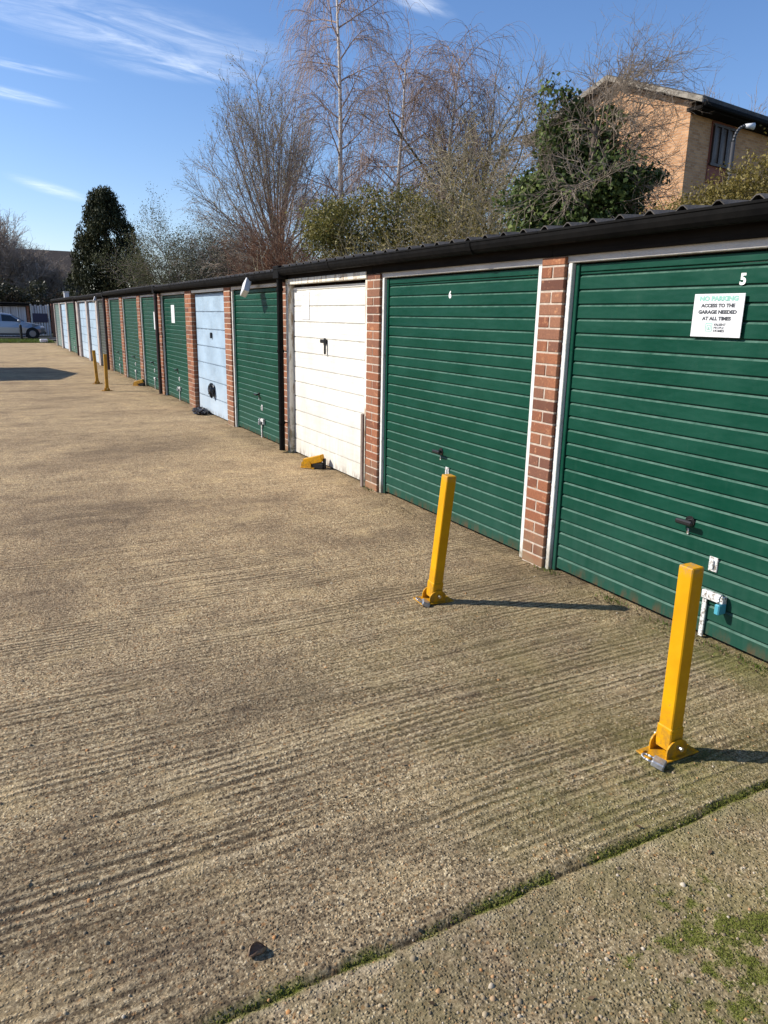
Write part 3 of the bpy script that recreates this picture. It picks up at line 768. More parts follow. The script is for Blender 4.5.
    if kind in ('green', 'green2', 'grey_green', 'dark_door'):
        for (q0, q1) in ((ya + .004, ya + fwid + .004), (yb - fwid - .004, yb - .004)):
            b = MB(); b.box(DX - .012, DX + .03, q0, q1, .004, DT + .002, .004); b.build('frame_channel', pm, door)
    if kind == 'white':
        b = MB()
        for zz in np.arange(z0, DT - .16, .1715):
            for q in (.055, .108): b.box(DX - .0012, DX + .002, ya + .03, yb - .03, zz + q, zz + q + .003)
        b.build('plank_beading', pm, door)
        # round heads of fixings on the hinge side
        for zz in np.arange(z0 + .165, DT - .1, .1715):
            b = MB(); b.cyl((DX - .004, yb - .035, zz), (DX + .002, yb - .035, zz), .009, n=8); b.build('fixing', M['dark_door'], door)
        b = MB(); b.cyl((DX - .012, 7.40, 1.36), (DX + .002, 7.40, 1.36), .026, n=12); b.box(DX - .034, DX - .014, 7.376, 7.402, 1.23, 1.40, .006); b.box(DX - .036, DX - .016, 7.38, 7.50, 1.345, 1.385, .006)
        b.build('handle', M['blackpl'], door)
        b = MB(); b.box(3.142, 3.166, ya - .056, ya - .012, .0, .72, .005); tag(b.build('rotted_batten', M['timber'], root), 'dark bare timber batten on the lower half of the frame')
    elif num < 14 or kind == 'green2':
        yc = (ya + yb) / 2
        if num == 9:
            b = MB(); b.box(DX - .02, DX + .01, 11.98, 12.02, 1.25, 1.34, .005); b.build('handle', M['blackpl'], door)
        else:
            if num == 5: hy, hz_ = 2.565, .60
            elif num == 6: hy, hz_ = 5.05, .565
            else: hy, hz_ = yc + .02, .58
            b = MB(); b.cyl((DX - .045, hy, hz_), (DX + .003, hy, hz_), .012, n=10)
            b.box(DX - .062, DX - .04, hy - .055, hy + .055, hz_ - .013, hz_ + .015, .008); b.cyl((DX - .006, hy, hz_), (DX + .002, hy, hz_), .03, n=14)
            b.build('handle', M['blackpl'], door)
            b = MB(); b.box(DX - .003, DX + .002, hy + .002, hy + .014, hz_ - .072, hz_ - .04, .001); b.build('keyhole_cover', M['galv'], door)
            # hasp
            if num == 5: sy = 2.385
            elif num == 6: sy = 4.94
            else: sy = hy - .13
            b = MB(); b.box(DX - .008, DX + .002, sy - .022, sy + .03, .375, .452, .002); b.box(DX - .018, DX - .008, sy - .004, sy + .012, .39, .437, .002); b.build('hasp_plate', M['galv'], door)
            if num != 6:
                b = MB(); b.box(DX - .016, DX - .004, sy + .006, sy + .032, .008, .268, .002); b.box(DX - .03, DX - .004, sy - .10, sy + .032, .228, .272, .003); b.box(DX - .034, DX - .004, sy - .105, sy - .085, .20, .272, .003)
                b.build('hasp', M['galv'], door)
    if num in (5, 6):
        b = MB(); wall_text(b, str(num), 2.445 if num == 5 else 5.01, 1.828 if num == 5 else 1.80, DX - .0015, .072, .0028)
        b.build('number', M['whitenum'], door, recalc=False)
    # roof: corrugated sheets, falling to the gutter
    b = MB()
    y_ = yn + (.0 if not first or i == 0 else .004); n_ = int(round((yf - yn) / .205 * 12)); prof = []
    for k in range(n_ + 1):
        y0_ = yn + (yf - yn) * k / n_
        ph_ = ((y0_ + .05) / .205) % 1.0
        hgt = .046 * min(1, max(0, 1.16 - abs(ph_ - .5) / .27))
        prof.append((y0_, hgt))
    for (xa, za, xb, zb) in ((3.07, 2.126 + dz, 8.4, 2.48 + dz),):
        vs = []; fs = []
        for (y0_, hgt) in prof:
            for (xx, zz) in ((xa, za), (xb, zb)):
                vs.append((xx, y0_, zz + hgt + .006)); vs.append((xx, y0_, zz + hgt))
        for k in range(n_):
            q = 4 * k
            fs += [(q, q + 4, q + 6, q + 2), (q + 1, q + 3, q + 7, q + 5), (q, q + 1, q + 5, q + 4), (q + 2, q + 6, q + 7, q + 3)]
        fs += [(0, 2, 3, 1), (4 * n_, 4 * n_ + 1, 4 * n_ + 3, 4 * n_ + 2)]
        b.add(vs, fs)
    b.build('roof', M['roof'], root)
    # gutter: half-round trough with collars
    b = MB(); gz = 2.142 + dz; gx0 = 3.096; gr = .052; K = 9
    g0_, g1_ = yn + .0005, yf - .0005
    for ra, flip in ((gr, 0), (gr - .004, 1)):
        pts = [(gx0 - ra * math.cos(PI * k / (K - 1)), gz - ra * math.sin(PI * k / (K - 1)) * (1.5 if True else 1)) for k in range(K)]
        vs = [(p, g0_, q) for p, q in pts] + [(p, g1_, q) for p, q in pts]
        b.add(vs, [(k, k + 1, K + k + 1, K + k) for k in range(K - 1)])
    b.box(gx0 - gr - .004, gx0 - gr + .005, g0_, g1_, gz - .008, gz + .006, .002)
    for cy_ in (yn + .75,):
        pts = [(gx0 - (gr + .006) * math.cos(PI * k / (K - 1)), gz - (gr + .004) * math.sin(PI * k / (K - 1)) * 1.5) for k in range(K)]
        vs = [(p, cy_ - .02, q) for p, q in pts] + [(p, cy_ + .02, q) for p, q in pts]
        b.add(vs, [(k, k + 1, K + k + 1, K + k) for k in range(K - 1)])
    b.build('gutter', M['black'], root, smooth=False, recalc=False)
    if last and num != 19:
        py = {7: 8.44, 10: 15.54, 13: 22.67, 16: 30.3}[num]
        b = MB(); b.cyl((3.095, py, .03), (3.095, py, 2.06 + dz), .036, n=14)
        for zz in (.35, 1.2, 1.9): b.cyl((3.095, py, zz), (3.095, py, zz + .03), .043, n=14)
        b.box(3.10, 3.18, py - .012, py + .012, .36, .37); b.box(3.10, 3.18, py - .012, py + .012, 1.21, 1.22)
        b.build('downpipe', M['maroon'] if num != 7 else M['black'], root, smooth=False)
        b = MB(); b.box(3.045, 3.172, py - .09, py + .09, 2.03 + dz, 2.175 + dz, .008); b.build('hopper', M['black'], root)

# notices and things hung on the row
def sign_no_parking():
    o = thing('sign', (3.215, 2.552, 1.66), 'white NO PARKING notice with teal heading fixed to the green door numbered 5', 'sign')
    b = MB(); b.box(3.2135, 3.2175, 2.408, 2.698, 1.557, 1.765, .001); b.build('board', M['paper'], o)
    x = 3.2131; yc = 2.553
    b = MB(); wall_text(b, 'NO PARKING', yc, 1.741, x, .030, .0019, width=.222); b.build('heading', M['teal'], o, recalc=False)
    b = MB(); wall_text(b, 'ACCESS TO THE', yc, 1.708, x, .023, .0013, width=.196); wall_text(b, 'GARAGE NEEDED', yc, 1.677, x, .023, .0013, width=.222); wall_text(b, 'AT ALL TIMES', yc, 1.646, x, .023, .0013, width=.168); b.build('lettering', M['ink'], o, recalc=False)
    b = MB()
    for (h0, s_) in ((.020, .0035), (.011, .003)):
        cy, cz_ = 2.592, 1.604
        b.box(x - .0004, x, cy - h0, cy + h0, cz_ + h0 - s_, cz_ + h0); b.box(x - .0004, x, cy - h0, cy + h0, cz_ - h0, cz_ - h0 + s_)
        b.box(x - .0004, x, cy - h0, cy - h0 + s_, cz_ - h0 + s_, cz_ + h0 - s_); b.box(x - .0004, x, cy + h0 - s_, cy + h0, cz_ - h0 + s_, cz_ + h0 - s_)
    b.box(x - .0004, x, 2.589, 2.595, 1.594, 1.606)
    b.build('logo', M['teal'], o)
    b = MB(); wall_text(b, 'VALIENT', 2.529, 1.617, x, .016, .0005, width=.07); wall_text(b, 'PEOPLE', 2.533, 1.602, x, .014, .0002, width=.058); wall_text(b, 'HOMES', 2.531, 1.587, x, .016, .0005, width=.062)
    b.build('lettering', M['ink'], o, recalc=False)
    b = MB(); yy_ = 2.655
    q = random.Random(4)
    while yy_ > 2.45:
        l = q.uniform(.006, .02); b.box(x - .0003, x, yy_ - l, yy_, 1.567, 1.5705); yy_ -= l + .004
    b.build('small_print', M['faint'], o)
sign_no_parking()
def notice(loc, w_, h_, label, rows=0, tilt=0.0):
    o = thing('notice', loc, label, 'notice')
    b = MB(); b.box(-.002, .002, -w_ / 2, w_ / 2, -h_ / 2, h_ / 2, .0005); b.build('sheet', M['paper'], o, world=False)
    if rows:
        b = MB(); q = random.Random(rows)
        for k in range(rows):
            z = h_ * (.36 - .72 * k / max(rows - 1, 1)); b.box(-.0026, -.0021, -w_ * q.uniform(.25, .4), w_ * q.uniform(.25, .4), z, z + .012)
        b.build('lettering', M['faint'], o, world=False)
    o.rotation_euler = (tilt, 0, 0)
notice((3.2285, 7.98, 1.735), .22, .30, 'white paper notice taped to the white garage door', 6)
notice((3.2275, 14.66, 1.615), .27, .33, 'white notice on the green door just beyond the pale blue garage with bags', 0)
notice((3.2275, 16.35, 1.47), .28, .36, 'white notice hanging beside the second downpipe on a green door', 0)
def tilted_box(loc, label, s=1.0):
    o = thing('hanging_box', loc, label, 'box')
    m_ = Matrix.Rotation(R(-26), 4, 'X') @ Matrix.Rotation(R(22), 4, 'Y')
    b = MB(); b.box(-.05 * s, .03 * s, -.085 * s, .085 * s, -.17 * s, .02, .008, mat=m_); b.build('casing', M['paper'], o, world=False)
    b = MB(); b.box(-.02, .03, -.03, .02, .0, .11, .004); b.build('bracket', M['black'], o, world=False)
tilted_box((3.075, 9.55, 2.02), 'white box hanging tilted on a bracket under the gutter of a green garage')
tilted_box((3.075, 24.2, 2.03), 'small white box hung under the gutter by the dark brown garage', .8)
padlock((3.195, 2.29, .235), R(90), 'small blue padlock hanging from the hasp of the green door numbered 5', M['padblue'], 1.35)
padlock((3.195, 9.56, .235), R(90), 'grey padlock on the hasp of the green door beside the white garage', M['padlock'], 1.2)
padlock((3.195, 14.39, .235), R(90), 'grey padlock on the green door with the notice, beyond the blue garage', M['padlock'], 1.2)

def crumple(name, loc, rx, ry, rz_, label, cat, seed, mt, n=14):
    q = random.Random(seed); b = MB(); vs = []; fs = []
    for i_ in range(n + 1):
        th = PI * i_ / n
        for j in range(2 * n):
            p_ = 2 * PI * j / (2 * n)
            k = 1 + q.uniform(-.22, .22)
            vs.append((rx * k * math.sin(th) * math.cos(p_), ry * k * math.sin(th) * math.sin(p_), rz_ * (k * math.cos(th) + .85) if True else 0))
    for i_ in range(n):
        for j in range(2 * n):
            a0 = i_ * 2 * n + j; a1 = i_ * 2 * n + (j + 1) % (2 * n)
            fs.append((a0, a1, a1 + 2 * n, a0 + 2 * n))
    b.add(vs, fs); o = b.build(name, mt); o.location = loc
    return tag(o, label, cat)
M['bag'] = varied('black_polythene', (.008, .008, .009), (.02, .02, .022), 12, .3)
crumple('plastic_bag', (3.10, 12.40, -.01), .12, .25, .06, 'crumpled black bag lying on the ground before the pale blue door', 'bag', 5, M['bag'])
crumple('lock_cover', (3.195, 12.0, .33), .05, .085, .11, 'black plastic cover tied over the lock of the pale blue door', 'cover', 9, M['bag'], 9)
b = MB(); b.box(3.6, 3.82, 39.3, 39.55, 2.1, 2.5, .02); b.box(3.58, 3.84, 39.28, 39.57, 2.5, 2.54, .01)
tag(b.build('roof_vent', M['paper']), 'small white square vent box on the roof of the far garages', 'vent')

# ------------------------------------------------------------------ parking posts
GP = 'yellow fold-down parking posts'
def make_post(mt, H=.77):
    o = thing('parking_post', (0, 0, 0), 'x', 'post', GP)
    s = .0315
    b = MB(); b.box(-s, s, -s, s, .045, H, .004); b.build('post', mt, o, world=False)
    b = MB(); b.box(-s - .004, s + .004, -s - .004, s + .004, .03, .125, .004); b.build('sleeve', mt, o, world=False)
    b = MB(); b.box(-.11, .11, -.058, .058, .004, .0105, .002)
    for (ex, ey) in ((-.092, .038), (-.092, -.038), (.092, .038), (.092, -.038)): b.cyl((ex, ey, .009), (ex, ey, .018), .009, n=6)
    b.build('base_plate', mt, o, world=False)
    for sy in (-1, 1):
        b = MB(); poly = [(-.055, .0105), (.055, .0105)] + [(.055 * math.cos(a_), .038 + .042 * math.sin(a_)) for a_ in np.linspace(0, PI, 10)]
        y0_, y1_ = sorted((sy * .0375, sy * .0435)); b.prism(poly, 1, y0_, y1_)
        b.build('hinge_ear', mt, o, world=False)
    b = MB(); b.cyl((0, -.066, .05), (0, .066, .05), .0085, n=10); b.build('hinge_pin', M['steel'], o, world=False)
    return o
p1 = make_post(M['yellow']); p1.location = (2.188, 1.706, 0); p1['label'] = 'nearest tall yellow post, standing on a mossy patch before garage 5'
spots = [((2.20, 3.462, 0), R(3.3), R(3.6), 'leaning yellow post standing before the wide green garage numbered 6'),
         ((2.215, 16.74, 0), R(1.0), 0, 'nearer one of the two distant yellow posts standing close together'),
         ((2.242, 18.47, 0), R(-1.5), R(-2), 'farther one of the two distant yellow posts standing close together')]
for k, (loc, ty, tx, lab) in enumerate(spots):
    c = copy_tree(p1); c.location = loc; c.rotation_euler = (tx, ty, 0); c['label'] = lab
    if k > 0:
        for ch in c.children:
            if ch.type == 'MESH' and ch.data.materials[0] == M['yellow']:
                ch.material_slots[0].link = 'OBJECT'; ch.material_slots[0].material = M['yellow_old']
def folded_post(loc, rz, label, mt):
    o = thing('folded_post', loc, label, 'post', GP, rz)
    m_ = Matrix.Rotation(R(-16), 4, 'Y')
    b = MB(); b.box(-.02, .21, -.042, .042, .03, .108, .006, mat=m_)
    b.build('post', mt, o, world=False)
    b = MB(); b.box(-.07, .10, -.06, .06, .004, .012, .002); b.build('base_plate', mt, o, world=False)
    b = MB(); b.box(.06, .20, -.04, .04, .002, .07, .01); b.box(.19, .215, -.02, .02, .002, .12, .006); b.build('locking_leg', M['blackpl'], o, world=False)
    for sy in (-1, 1):
        b = MB(); poly = [(-.06, .012), (.06, .012)] + [(.06 * math.cos(a_), .04 + .05 * math.sin(a_)) for a_ in np.linspace(0, PI, 8)]
        y0_, y1_ = sorted((sy * .046, sy * .052)); b.prism(poly, 1, y0_, y1_); b.build('hinge_ear', mt, o, world=False)
folded_post((3.03, 7.45, 0), R(-50), 'folded yellow post lying on the ground in front of the white door', M['yellow'])
folded_post((3.0, 17.75, 0), R(-40), 'folded yellow post lying before a green door by the second downpipe', M['yellow_old'])
pk = padlock((2.068, 1.672, .024), R(-28), 'grey padlock lying at the foot of the nearest yellow post', M['padlock'], 1.15)
pk.rotation_euler = (0, R(-78), R(-62))
pk = padlock((2.10, 3.425, .026), R(-28), 'grey padlock lying at the foot of the leaning yellow post', M['padlock'], 1.15)
pk.rotation_euler = (R(10), R(-60), R(-35))

# dead leaf with its stalk
o = thing('dead_leaf', (.467, 1.53, 0), 'curled brown dead leaf with an upright stalk lying on the concrete', 'leaf')
M['deadleaf'] = varied('dead_leaf_brown', (.10, .055, .03), (.34, .24, .15), 40, .7)
b = MB(); vs = []; fs = []; n = 9; q = random.Random(2)
for i_ in range(n):
    for j in range(n):
        u = i_ / (n - 1) - .5; v_ = j / (n - 1) - .5
        wd = .075 * math.cos(PI * u) ** .6 if abs(u) < .5 else .004
        a_ = v_ * 4.6
        vs.append((u * .075 + q.uniform(-.002, .002), wd * .36 * math.sin(a_) , .003 + .024 * (1 - math.cos(a_)) * .62 * (wd / .075) + q.uniform(0, .003)))
for i_ in range(n - 1):
    for j in range(n - 1): fs.append((i_ * n + j, i_ * n + j + 1, (i_ + 1) * n + j + 1, (i_ + 1) * n + j))
b.add(vs, fs); lf = b.build('blade', M['deadleaf'], o, smooth=True, world=False, recalc=False); lf.rotation_euler = (0, R(10), R(20)); lf.scale = (.74, .74, .8)
b = MB(); b.tube([(-.004, .01, .03), (-.006, .018, .045), (-.016, .03, .062), (-.03, .035, .075)], [.0018, .0015, .0013, .0011], 5); b.build('stalk', M['deadleaf'], o, world=False)

# ------------------------------------------------------------------ far end: white garages, car, stump post
M['whitewash'] = varied('streaked_white_paint', (.36, .33, .35), (.88, .87, .86), 2.6, .7, stretch=(4, 1, .25))
M['flatroof'] = varied('felt_roof_edge', (.04, .038, .034), (.10, .095, .08), 3, .9)
gl = ['white streaked garage at the far end, directly behind the car bonnet', 'white garage in the far cross row, behind the car windscreen', 'white garage in the far cross row, behind the car roof']
for k in range(3):
    x1 = 2.72 - k * 2.6; x0 = x1 - 2.5
    o = thing('white_garage', ((x0 + x1) / 2, 54, 0), gl[k], 'garage', 'white garages across the far end')
    b = MB(); b.box(x0 - .05, x0 + .14, 53.9, 58.5, 0, 1.93); b.box(x1 - .1, x1 + .05, 53.9, 58.5, 0, 1.93); b.box(x0 + .14, x1 - .1, 58.3, 58.5, 0, 1.93); b.build('wall', M['red_wall'], o)
    b = MB(); ribbed_n = 6
    for j in range(5):
        w_ = (x1 - x0 - .26) / 5; b.box(x0 + .15 + j * w_, x0 + .15 + (j + 1) * w_ - .03, 53.95, 53.99 + .01 * (j % 2), .03, 1.88, .006)
    b.build('door', M['whitewash'], o)
    b = MB(); b.box(x0 - .049, x1 + .049, 53.55, 58.7, 1.94, 2.12, .01); b.build('roof', M['flatroof'], o)
    b = MB(); b.box(x0 - .047, x1 + .047, 53.48, 53.545, 1.98, 2.10, .01); b.build('gutter', M['black'], o)
o = thing('gate', (3.35, 53.9, 0), 'pale gate with a dark purple-grey board fixed across it, right of the car nose', 'gate')
b = MB()
for xx in (2.84, 3.87): b.box(xx, xx + .09, 53.86, 53.98, 0, 2.05, .01)
b.build('gate_post', M['trim'], o)
b = MB()
for k in range(6): b.box(2.945 + k * .155, 3.065 + k * .155, 53.9, 53.93, .08, 1.95 + .06 * (k % 2), .005)
b.build('pale', M['whitewash'], o)
M['purple'] = mat('purple_grey_board', color=(.055, .048, .085), rough=.6)
b = MB(); b.box(2.95, 3.82, 53.85, 53.885, .92, 1.48, .01); b.build('board', M['purple'], o)
b = MB(); b.box(4.06, 8.5, 53.8, 53.95, 0, 2.1); tag(b.build('brick_wall', M['red_wall']), 'red brick wall closing the yard behind the end of the garage row', 'wall')
b = MB(); b.cyl((1.89, 46.9, 0), (1.89, 46.9, .84), .075, .07, 14); b.cyl((1.89, 46.9, .84), (1.89, 46.9, .88), .07, .03, 14)
tag(b.build('bollard', M['blackpl']), 'short black bollard standing on the grass in front of the silver car', 'bollard')
b = MB(); b.box(2.62, 3.02, 43.66, 43.95, .0, .2, .04); tag(b.build('concrete_block', M['paper']), 'small white block on the edge of the grass near the end of the row', 'block')

# silver hatchback
M['carpaint'] = mat('silver_car_paint', color=(.42, .44, .47), rough=.28, metal=.55)
M['glass'] = mat('dark_car_glass', color=(.02, .025, .028), rough=.06, spec=.8)
M['lamp'] = mat('clear_lamp_lens', color=(.65, .67, .70), rough=.12)
M['redlens'] = mat('red_lamp_lens', color=(.35, .02, .02), rough=.2)
M['alloy'] = mat('alloy_wheel', color=(.30, .30, .31), rough=.4, metal=.6)
car = thing('car', (1.33, 50.6, .012), 'silver hatchback parked beyond the grass, nose towards the garage row', 'car')
prof_l = [(-2.02, .33), (-2.05, .62), (-1.98, .98), (-1.55, .98), (.55, .98), (1.25, .86), (1.85, .72), (2.02, .60), (2.04, .36), (1.9, .22), (-1.9, .22)]
def loft(b, rings, a=0):
    n = len(rings[0]); vs = [p for r_ in rings for p in r_]; fs = []
    for i_ in range(len(rings) - 1):
        for j in range(n):
            fs.append((i_ * n + j, i_ * n + (j + 1) % n, (i_ + 1) * n + (j + 1) % n, (i_ + 1) * n + j))
    fs += [tuple(range(n))[::-1], tuple(range((len(rings) - 1) * n, len(rings) * n))]
    b.add(vs, fs, a)
b = MB(); secs = [(-2.05, .60, .70, .40, .80), (-1.98, .78, .74, .28, .98), (-1.3, .84, .78, .22, 1.0), (0, .86, .80, .20, .99), (.8, .86, .78, .20, .97), (1.3, .85, .72, .22, .89), (1.75, .80, .62, .25, .78), (1.98, .70, .50, .32, .66), (2.05, .58, .42, .40, .56)]
rings = []
for (x_, w_, wt, zl, zh) in secs:
    zm = (zl + zh) / 2
    rings.append([(x_, -w_ * .9, zl), (x_, -w_, zl + .12), (x_, -w_, zm + .06), (x_, -wt, zh), (x_, 0, zh + .03), (x_, wt, zh), (x_, w_, zm + .06), (x_, w_, zl + .12), (x_, w_ * .9, zl), (x_, 0, zl)])
loft(b, rings); body = b.build('body', M['carpaint'], car, smooth=False, world=False)
b = MB(); secs = [(-1.95, .70, .64, 1.02, 1.08), (-1.6, .76, .60, .97, 1.40), (-1.0, .79, .60, .97, 1.47), (-.2, .79, .60, .97, 1.48), (.25, .78, .60, .97, 1.41), (.95, .74, .68, .94, .99)]
rings = [[(x_, -w_, zl), (x_, -wt, zh - .04), (x_, -wt * .8, zh), (x_, wt * .8, zh), (x_, wt, zh - .04), (x_, w_, zl)] for (x_, w_, wt, zl, zh) in secs]
loft(b, rings); cab = b.build('cabin', M['carpaint'], car, world=False)
def side_pane(poly, name):
    for sy in (-1, 1):
        b = MB(); vs = [(x_, sy * (.797 - (z_ - .97) * .38), z_) for x_, z_ in poly]; vs2 = [(x_, sy * (.785 - (z_ - .97) * .38), z_) for x_, z_ in poly]
        n_ = len(poly); b.add(vs + vs2, [tuple(range(n_)), tuple(range(n_, 2 * n_))[::-1]] + [(k, (k + 1) % n_, n_ + (k + 1) % n_, n_ + k) for k in range(n_)])
        b.build(name, M['glass'], car, world=False)
side_pane([(-.28, 1.01), (-.28, 1.38), (.20, 1.33), (.66, 1.01)], 'side_window'); side_pane([(-1.28, 1.01), (-1.28, 1.36), (-.36, 1.39), (-.36, 1.01)], 'side_window')
b = MB(); b.add([(.30, -.55, 1.405), (.30, .55, 1.405), (.93, .64, 1.02), (.93, -.64, 1.02)], [(0, 1, 2, 3)]); b.build('windscreen', M['glass'], car, world=False, recalc=False)
for x_ in (1.3, -1.28):
    for sy in (-1, 1):
        b = MB(); b.cyl((x_, sy * .70, .30), (x_, sy * .872, .30), .37, .37, 20); b.build('wheel_arch', M['rubber'], car, world=False)
        b = MB(); b.cyl((x_, sy * .68, .30), (x_, sy * .885, .30), .30, .29, 22); wh = b.build('wheel', M['rubber'], car, world=False)
        b = MB(); b.cyl((x_, sy * .885, .30), (x_, sy * .892, .30), .185, .17, 18); b.build('rim', M['alloy'], wh, world=False)
for sy in (-1, 1):
    b = MB(); b.box(1.72, 1.99, sy * .52, sy * .735, .60, .72, .03); b.build('headlight', M['lamp'], car, world=False)
    b = MB(); b.box(.55, .72, sy * .82, sy * .96, .98, 1.10, .03); b.build('wing_mirror', M['carpaint'], car, world=False)
    b = MB(); b.box(-2.02, -1.9, sy * .5, sy * .72, .75, .95, .03); b.build('tail_light', M['redlens'], car, world=False)
b = MB(); b.box(1.98, 2.075, -.5, .5, .27, .40, .02); b.build('bumper', M['rubber'], car, world=False)

# brown roofed house far behind
def gable_house(name, loc, L_, D_, he, hr, label, wm, rm, rz=0.0):
    o = thing(name, loc, label, 'house', rz=rz)
    b = MB(); b.prism([(-D_ / 2, 0), (D_ / 2, 0), (D_ / 2, he), (0, hr - .1), (-D_ / 2, he)], 0, -L_ / 2, L_ / 2); b.build('wall', wm, o, world=False)
    b = MB(); e = .35; th = .16
    for sy in (-1, 1):
        sl_ = (hr - he) / (D_ / 2)
        pts = [(0, hr), (sy * (D_ / 2 + e), he - e * sl_), (sy * (D_ / 2 + e), he - e * sl_ + th), (0, hr + th)]
        b.prism(pts, 0, -L_ / 2 - .3, L_ / 2 + .3)
    b.build('roof', rm, o, world=False)
    return o
M['browntile'] = varied('brown_roof_tile', (.035, .026, .022), (.075, .055, .045), 4, .9, stretch=(1, 1, 6), bump=.02, bscale=8)
h1 = gable_house('house', (-1.0, 72, 0), 17, 9, 3.3, 6.5, 'brown-roofed house far behind the white garages and bare tree', M['red_wall'], M['browntile'])

# unseen pitched building left of view, added and shaped to cast the yard shadow
gable_house('shadow_building', (-6.35, 24.15, 0), 8.5, 3.9, 2.75, 3.2, 'unseen pitched brick building added left of view to cast the shadow on the concrete', M['red_wall'], M['browntile'])

# tan brick house on the right
hx, hy = 17.95, 15.95; ang = R(-8)   # rotate so its long wall runs to azimuth 82
hs = thing('brick_house', (hx, hy, 0), 'tan brick house with a dark roof and brown window behind the ivy tree', 'house')
HR = Matrix.Rotation(R(8), 4, 'Z')
HE, GW, LEN = 7.55, 5.6, 11.0
APX = HE + .37 * GW / 2
def hv(p): q_ = HR @ Vector(p); return (q_.x, q_.y, q_.z)
b = MB(); n0 = len(b.v); b.prism([(0, 0), (GW, 0), (GW, HE), (GW / 2, APX), (0, HE)], 0, 0, LEN); b.v = [hv(p) for p in b.v]
hw = b.build('wall', M['house_brick'], hs, world=False)
M['darktile'] = varied('dark_roof_tile', (.03, .028, .028), (.075, .07, .066), 4, .8, bump=.02, bscale=9)
b = MB(); sl_ = .37
for sgn in (0, 1):
    y_e = -.5 if not sgn else GW + .5; z_e = HE - .5 * sl_
    b.prism([(y_e, z_e + .02), (GW / 2, APX + .02), (GW / 2, APX + .2), (y_e, z_e + .2)], 0, -.25, LEN + .25)
b.v = [hv(p) for p in b.v]; b.build('roof', M['darktile'], hs, world=False)
M['verge'] = varied('pale_verge_board', (.17, .15, .12), (.36, .32, .26), 5, .8)
for sgn in (0, 1):
    b = MB(); y_e = -.5 if not sgn else GW + .5; z_e = HE - .5 * sl_
    b.prism([(y_e, z_e + .03), (GW / 2, APX + .03), (GW / 2, APX + .17), (y_e, z_e + .17)], 0, -.30, -.255); b.v = [hv(p) for p in b.v]; b.build('bargeboard', M['verge'], hs, world=False)
b = MB(); b.box(-.25, LEN + .25, -.47, -.02, HE - .30, HE - .215); b.v = [hv(p) for p in b.v]; b.build('soffit', M['fascia'], hs, world=False)
b = MB(); b.box(-.25, LEN + .25, -.62, -.51, HE - .26, HE - .13, .03); b.v = [hv(p) for p in b.v]; b.build('gutter', M['black'], hs, world=False)
M['brownframe'] = mat('brown_window_frame', color=(.035, .018, .012), rough=.5)
M['winglass'] = varied('window_glass', (.05, .036, .03), (.20, .155, .13), 1.5, .35, spec=.15)
M['redpanel'] = varied('red_tile_panel', (.20, .06, .04), (.28, .09, .055), 9, .8, stretch=(1, 1, 5))
for (wx0, wx1) in ((1.12, 2.22), (5.6, 7.4)):
    b = MB(); b.box(wx0 - .05, wx1 + .05, -.035, -.003, HE - 1.95, HE - .32); b.v = [hv(p) for p in b.v]; b.build('cladding', M['redpanel'], hs, world=False)
    z0_, z1_ = HE - 1.42, HE - .46
    b = MB()
    for k in range(4):
        xx = wx0 + (wx1 - wx0 - .07) * k / 3; b.box(xx, xx + .10, -.10, -.04, z0_, z1_)
    b.box(wx0 - .04, wx1 + .04, -.104, -.038, z0_ - .07, z0_); b.box(wx0 - .04, wx1 + .04, -.104, -.038, z1_, z1_ + .07)
    b.v = [hv(p) for p in b.v]; wf = b.build('window', M['brownframe'], hs, world=False)
    b = MB(); b.box(wx0 + .02, wx1 - .02, -.06, -.05, z0_ + .002, z1_ - .002); b.v = [hv(p) for p in b.v]; b.build('pane', M['winglass'], wf, world=False)
b = MB(); b.cyl((3.3, 3.4, APX - .6), (3.3, 3.4, APX + .55), .07, n=10); b.v = [hv(p) for p in b.v]; b.build('vent_pipe', M['black'], hs, world=False)

# street lamp before the house
lx, ly = 14.05, 11.30
o = thing('street_lamp', (lx, ly, 0), 'grey street lamp with a curved arm in front of the brown house window', 'street lamp')
M['lamppost'] = mat('grey_lamp_post', color=(.07, .07, .072), rough=.45, metal=.4)
dv = Vector((math.cos(R(28)), -math.sin(R(28)), 0))
b = MB(); b.cyl((lx, ly, 0), (lx, ly, 1.0), .08, .07, 12); b.tube([(lx, ly, 1.0), (lx, ly, 5.25)], [.055, .04], 10)
arc = [Vector((lx, ly, 5.25)) + dv * (.20 * (1 - math.cos(a_))) + Vector((0, 0, .30 * math.sin(a_))) for a_ in np.linspace(0, PI / 2, 8)]
b.tube([tuple(p) for p in arc], .03, 8); b.build('column', M['lamppost'], o, smooth=True)
e = arc[-1]; b = MB(); b.cyl(e, e + dv * .18, .04, .065, 12); b.build('lamp_head', M['paper'], o, smooth=True)

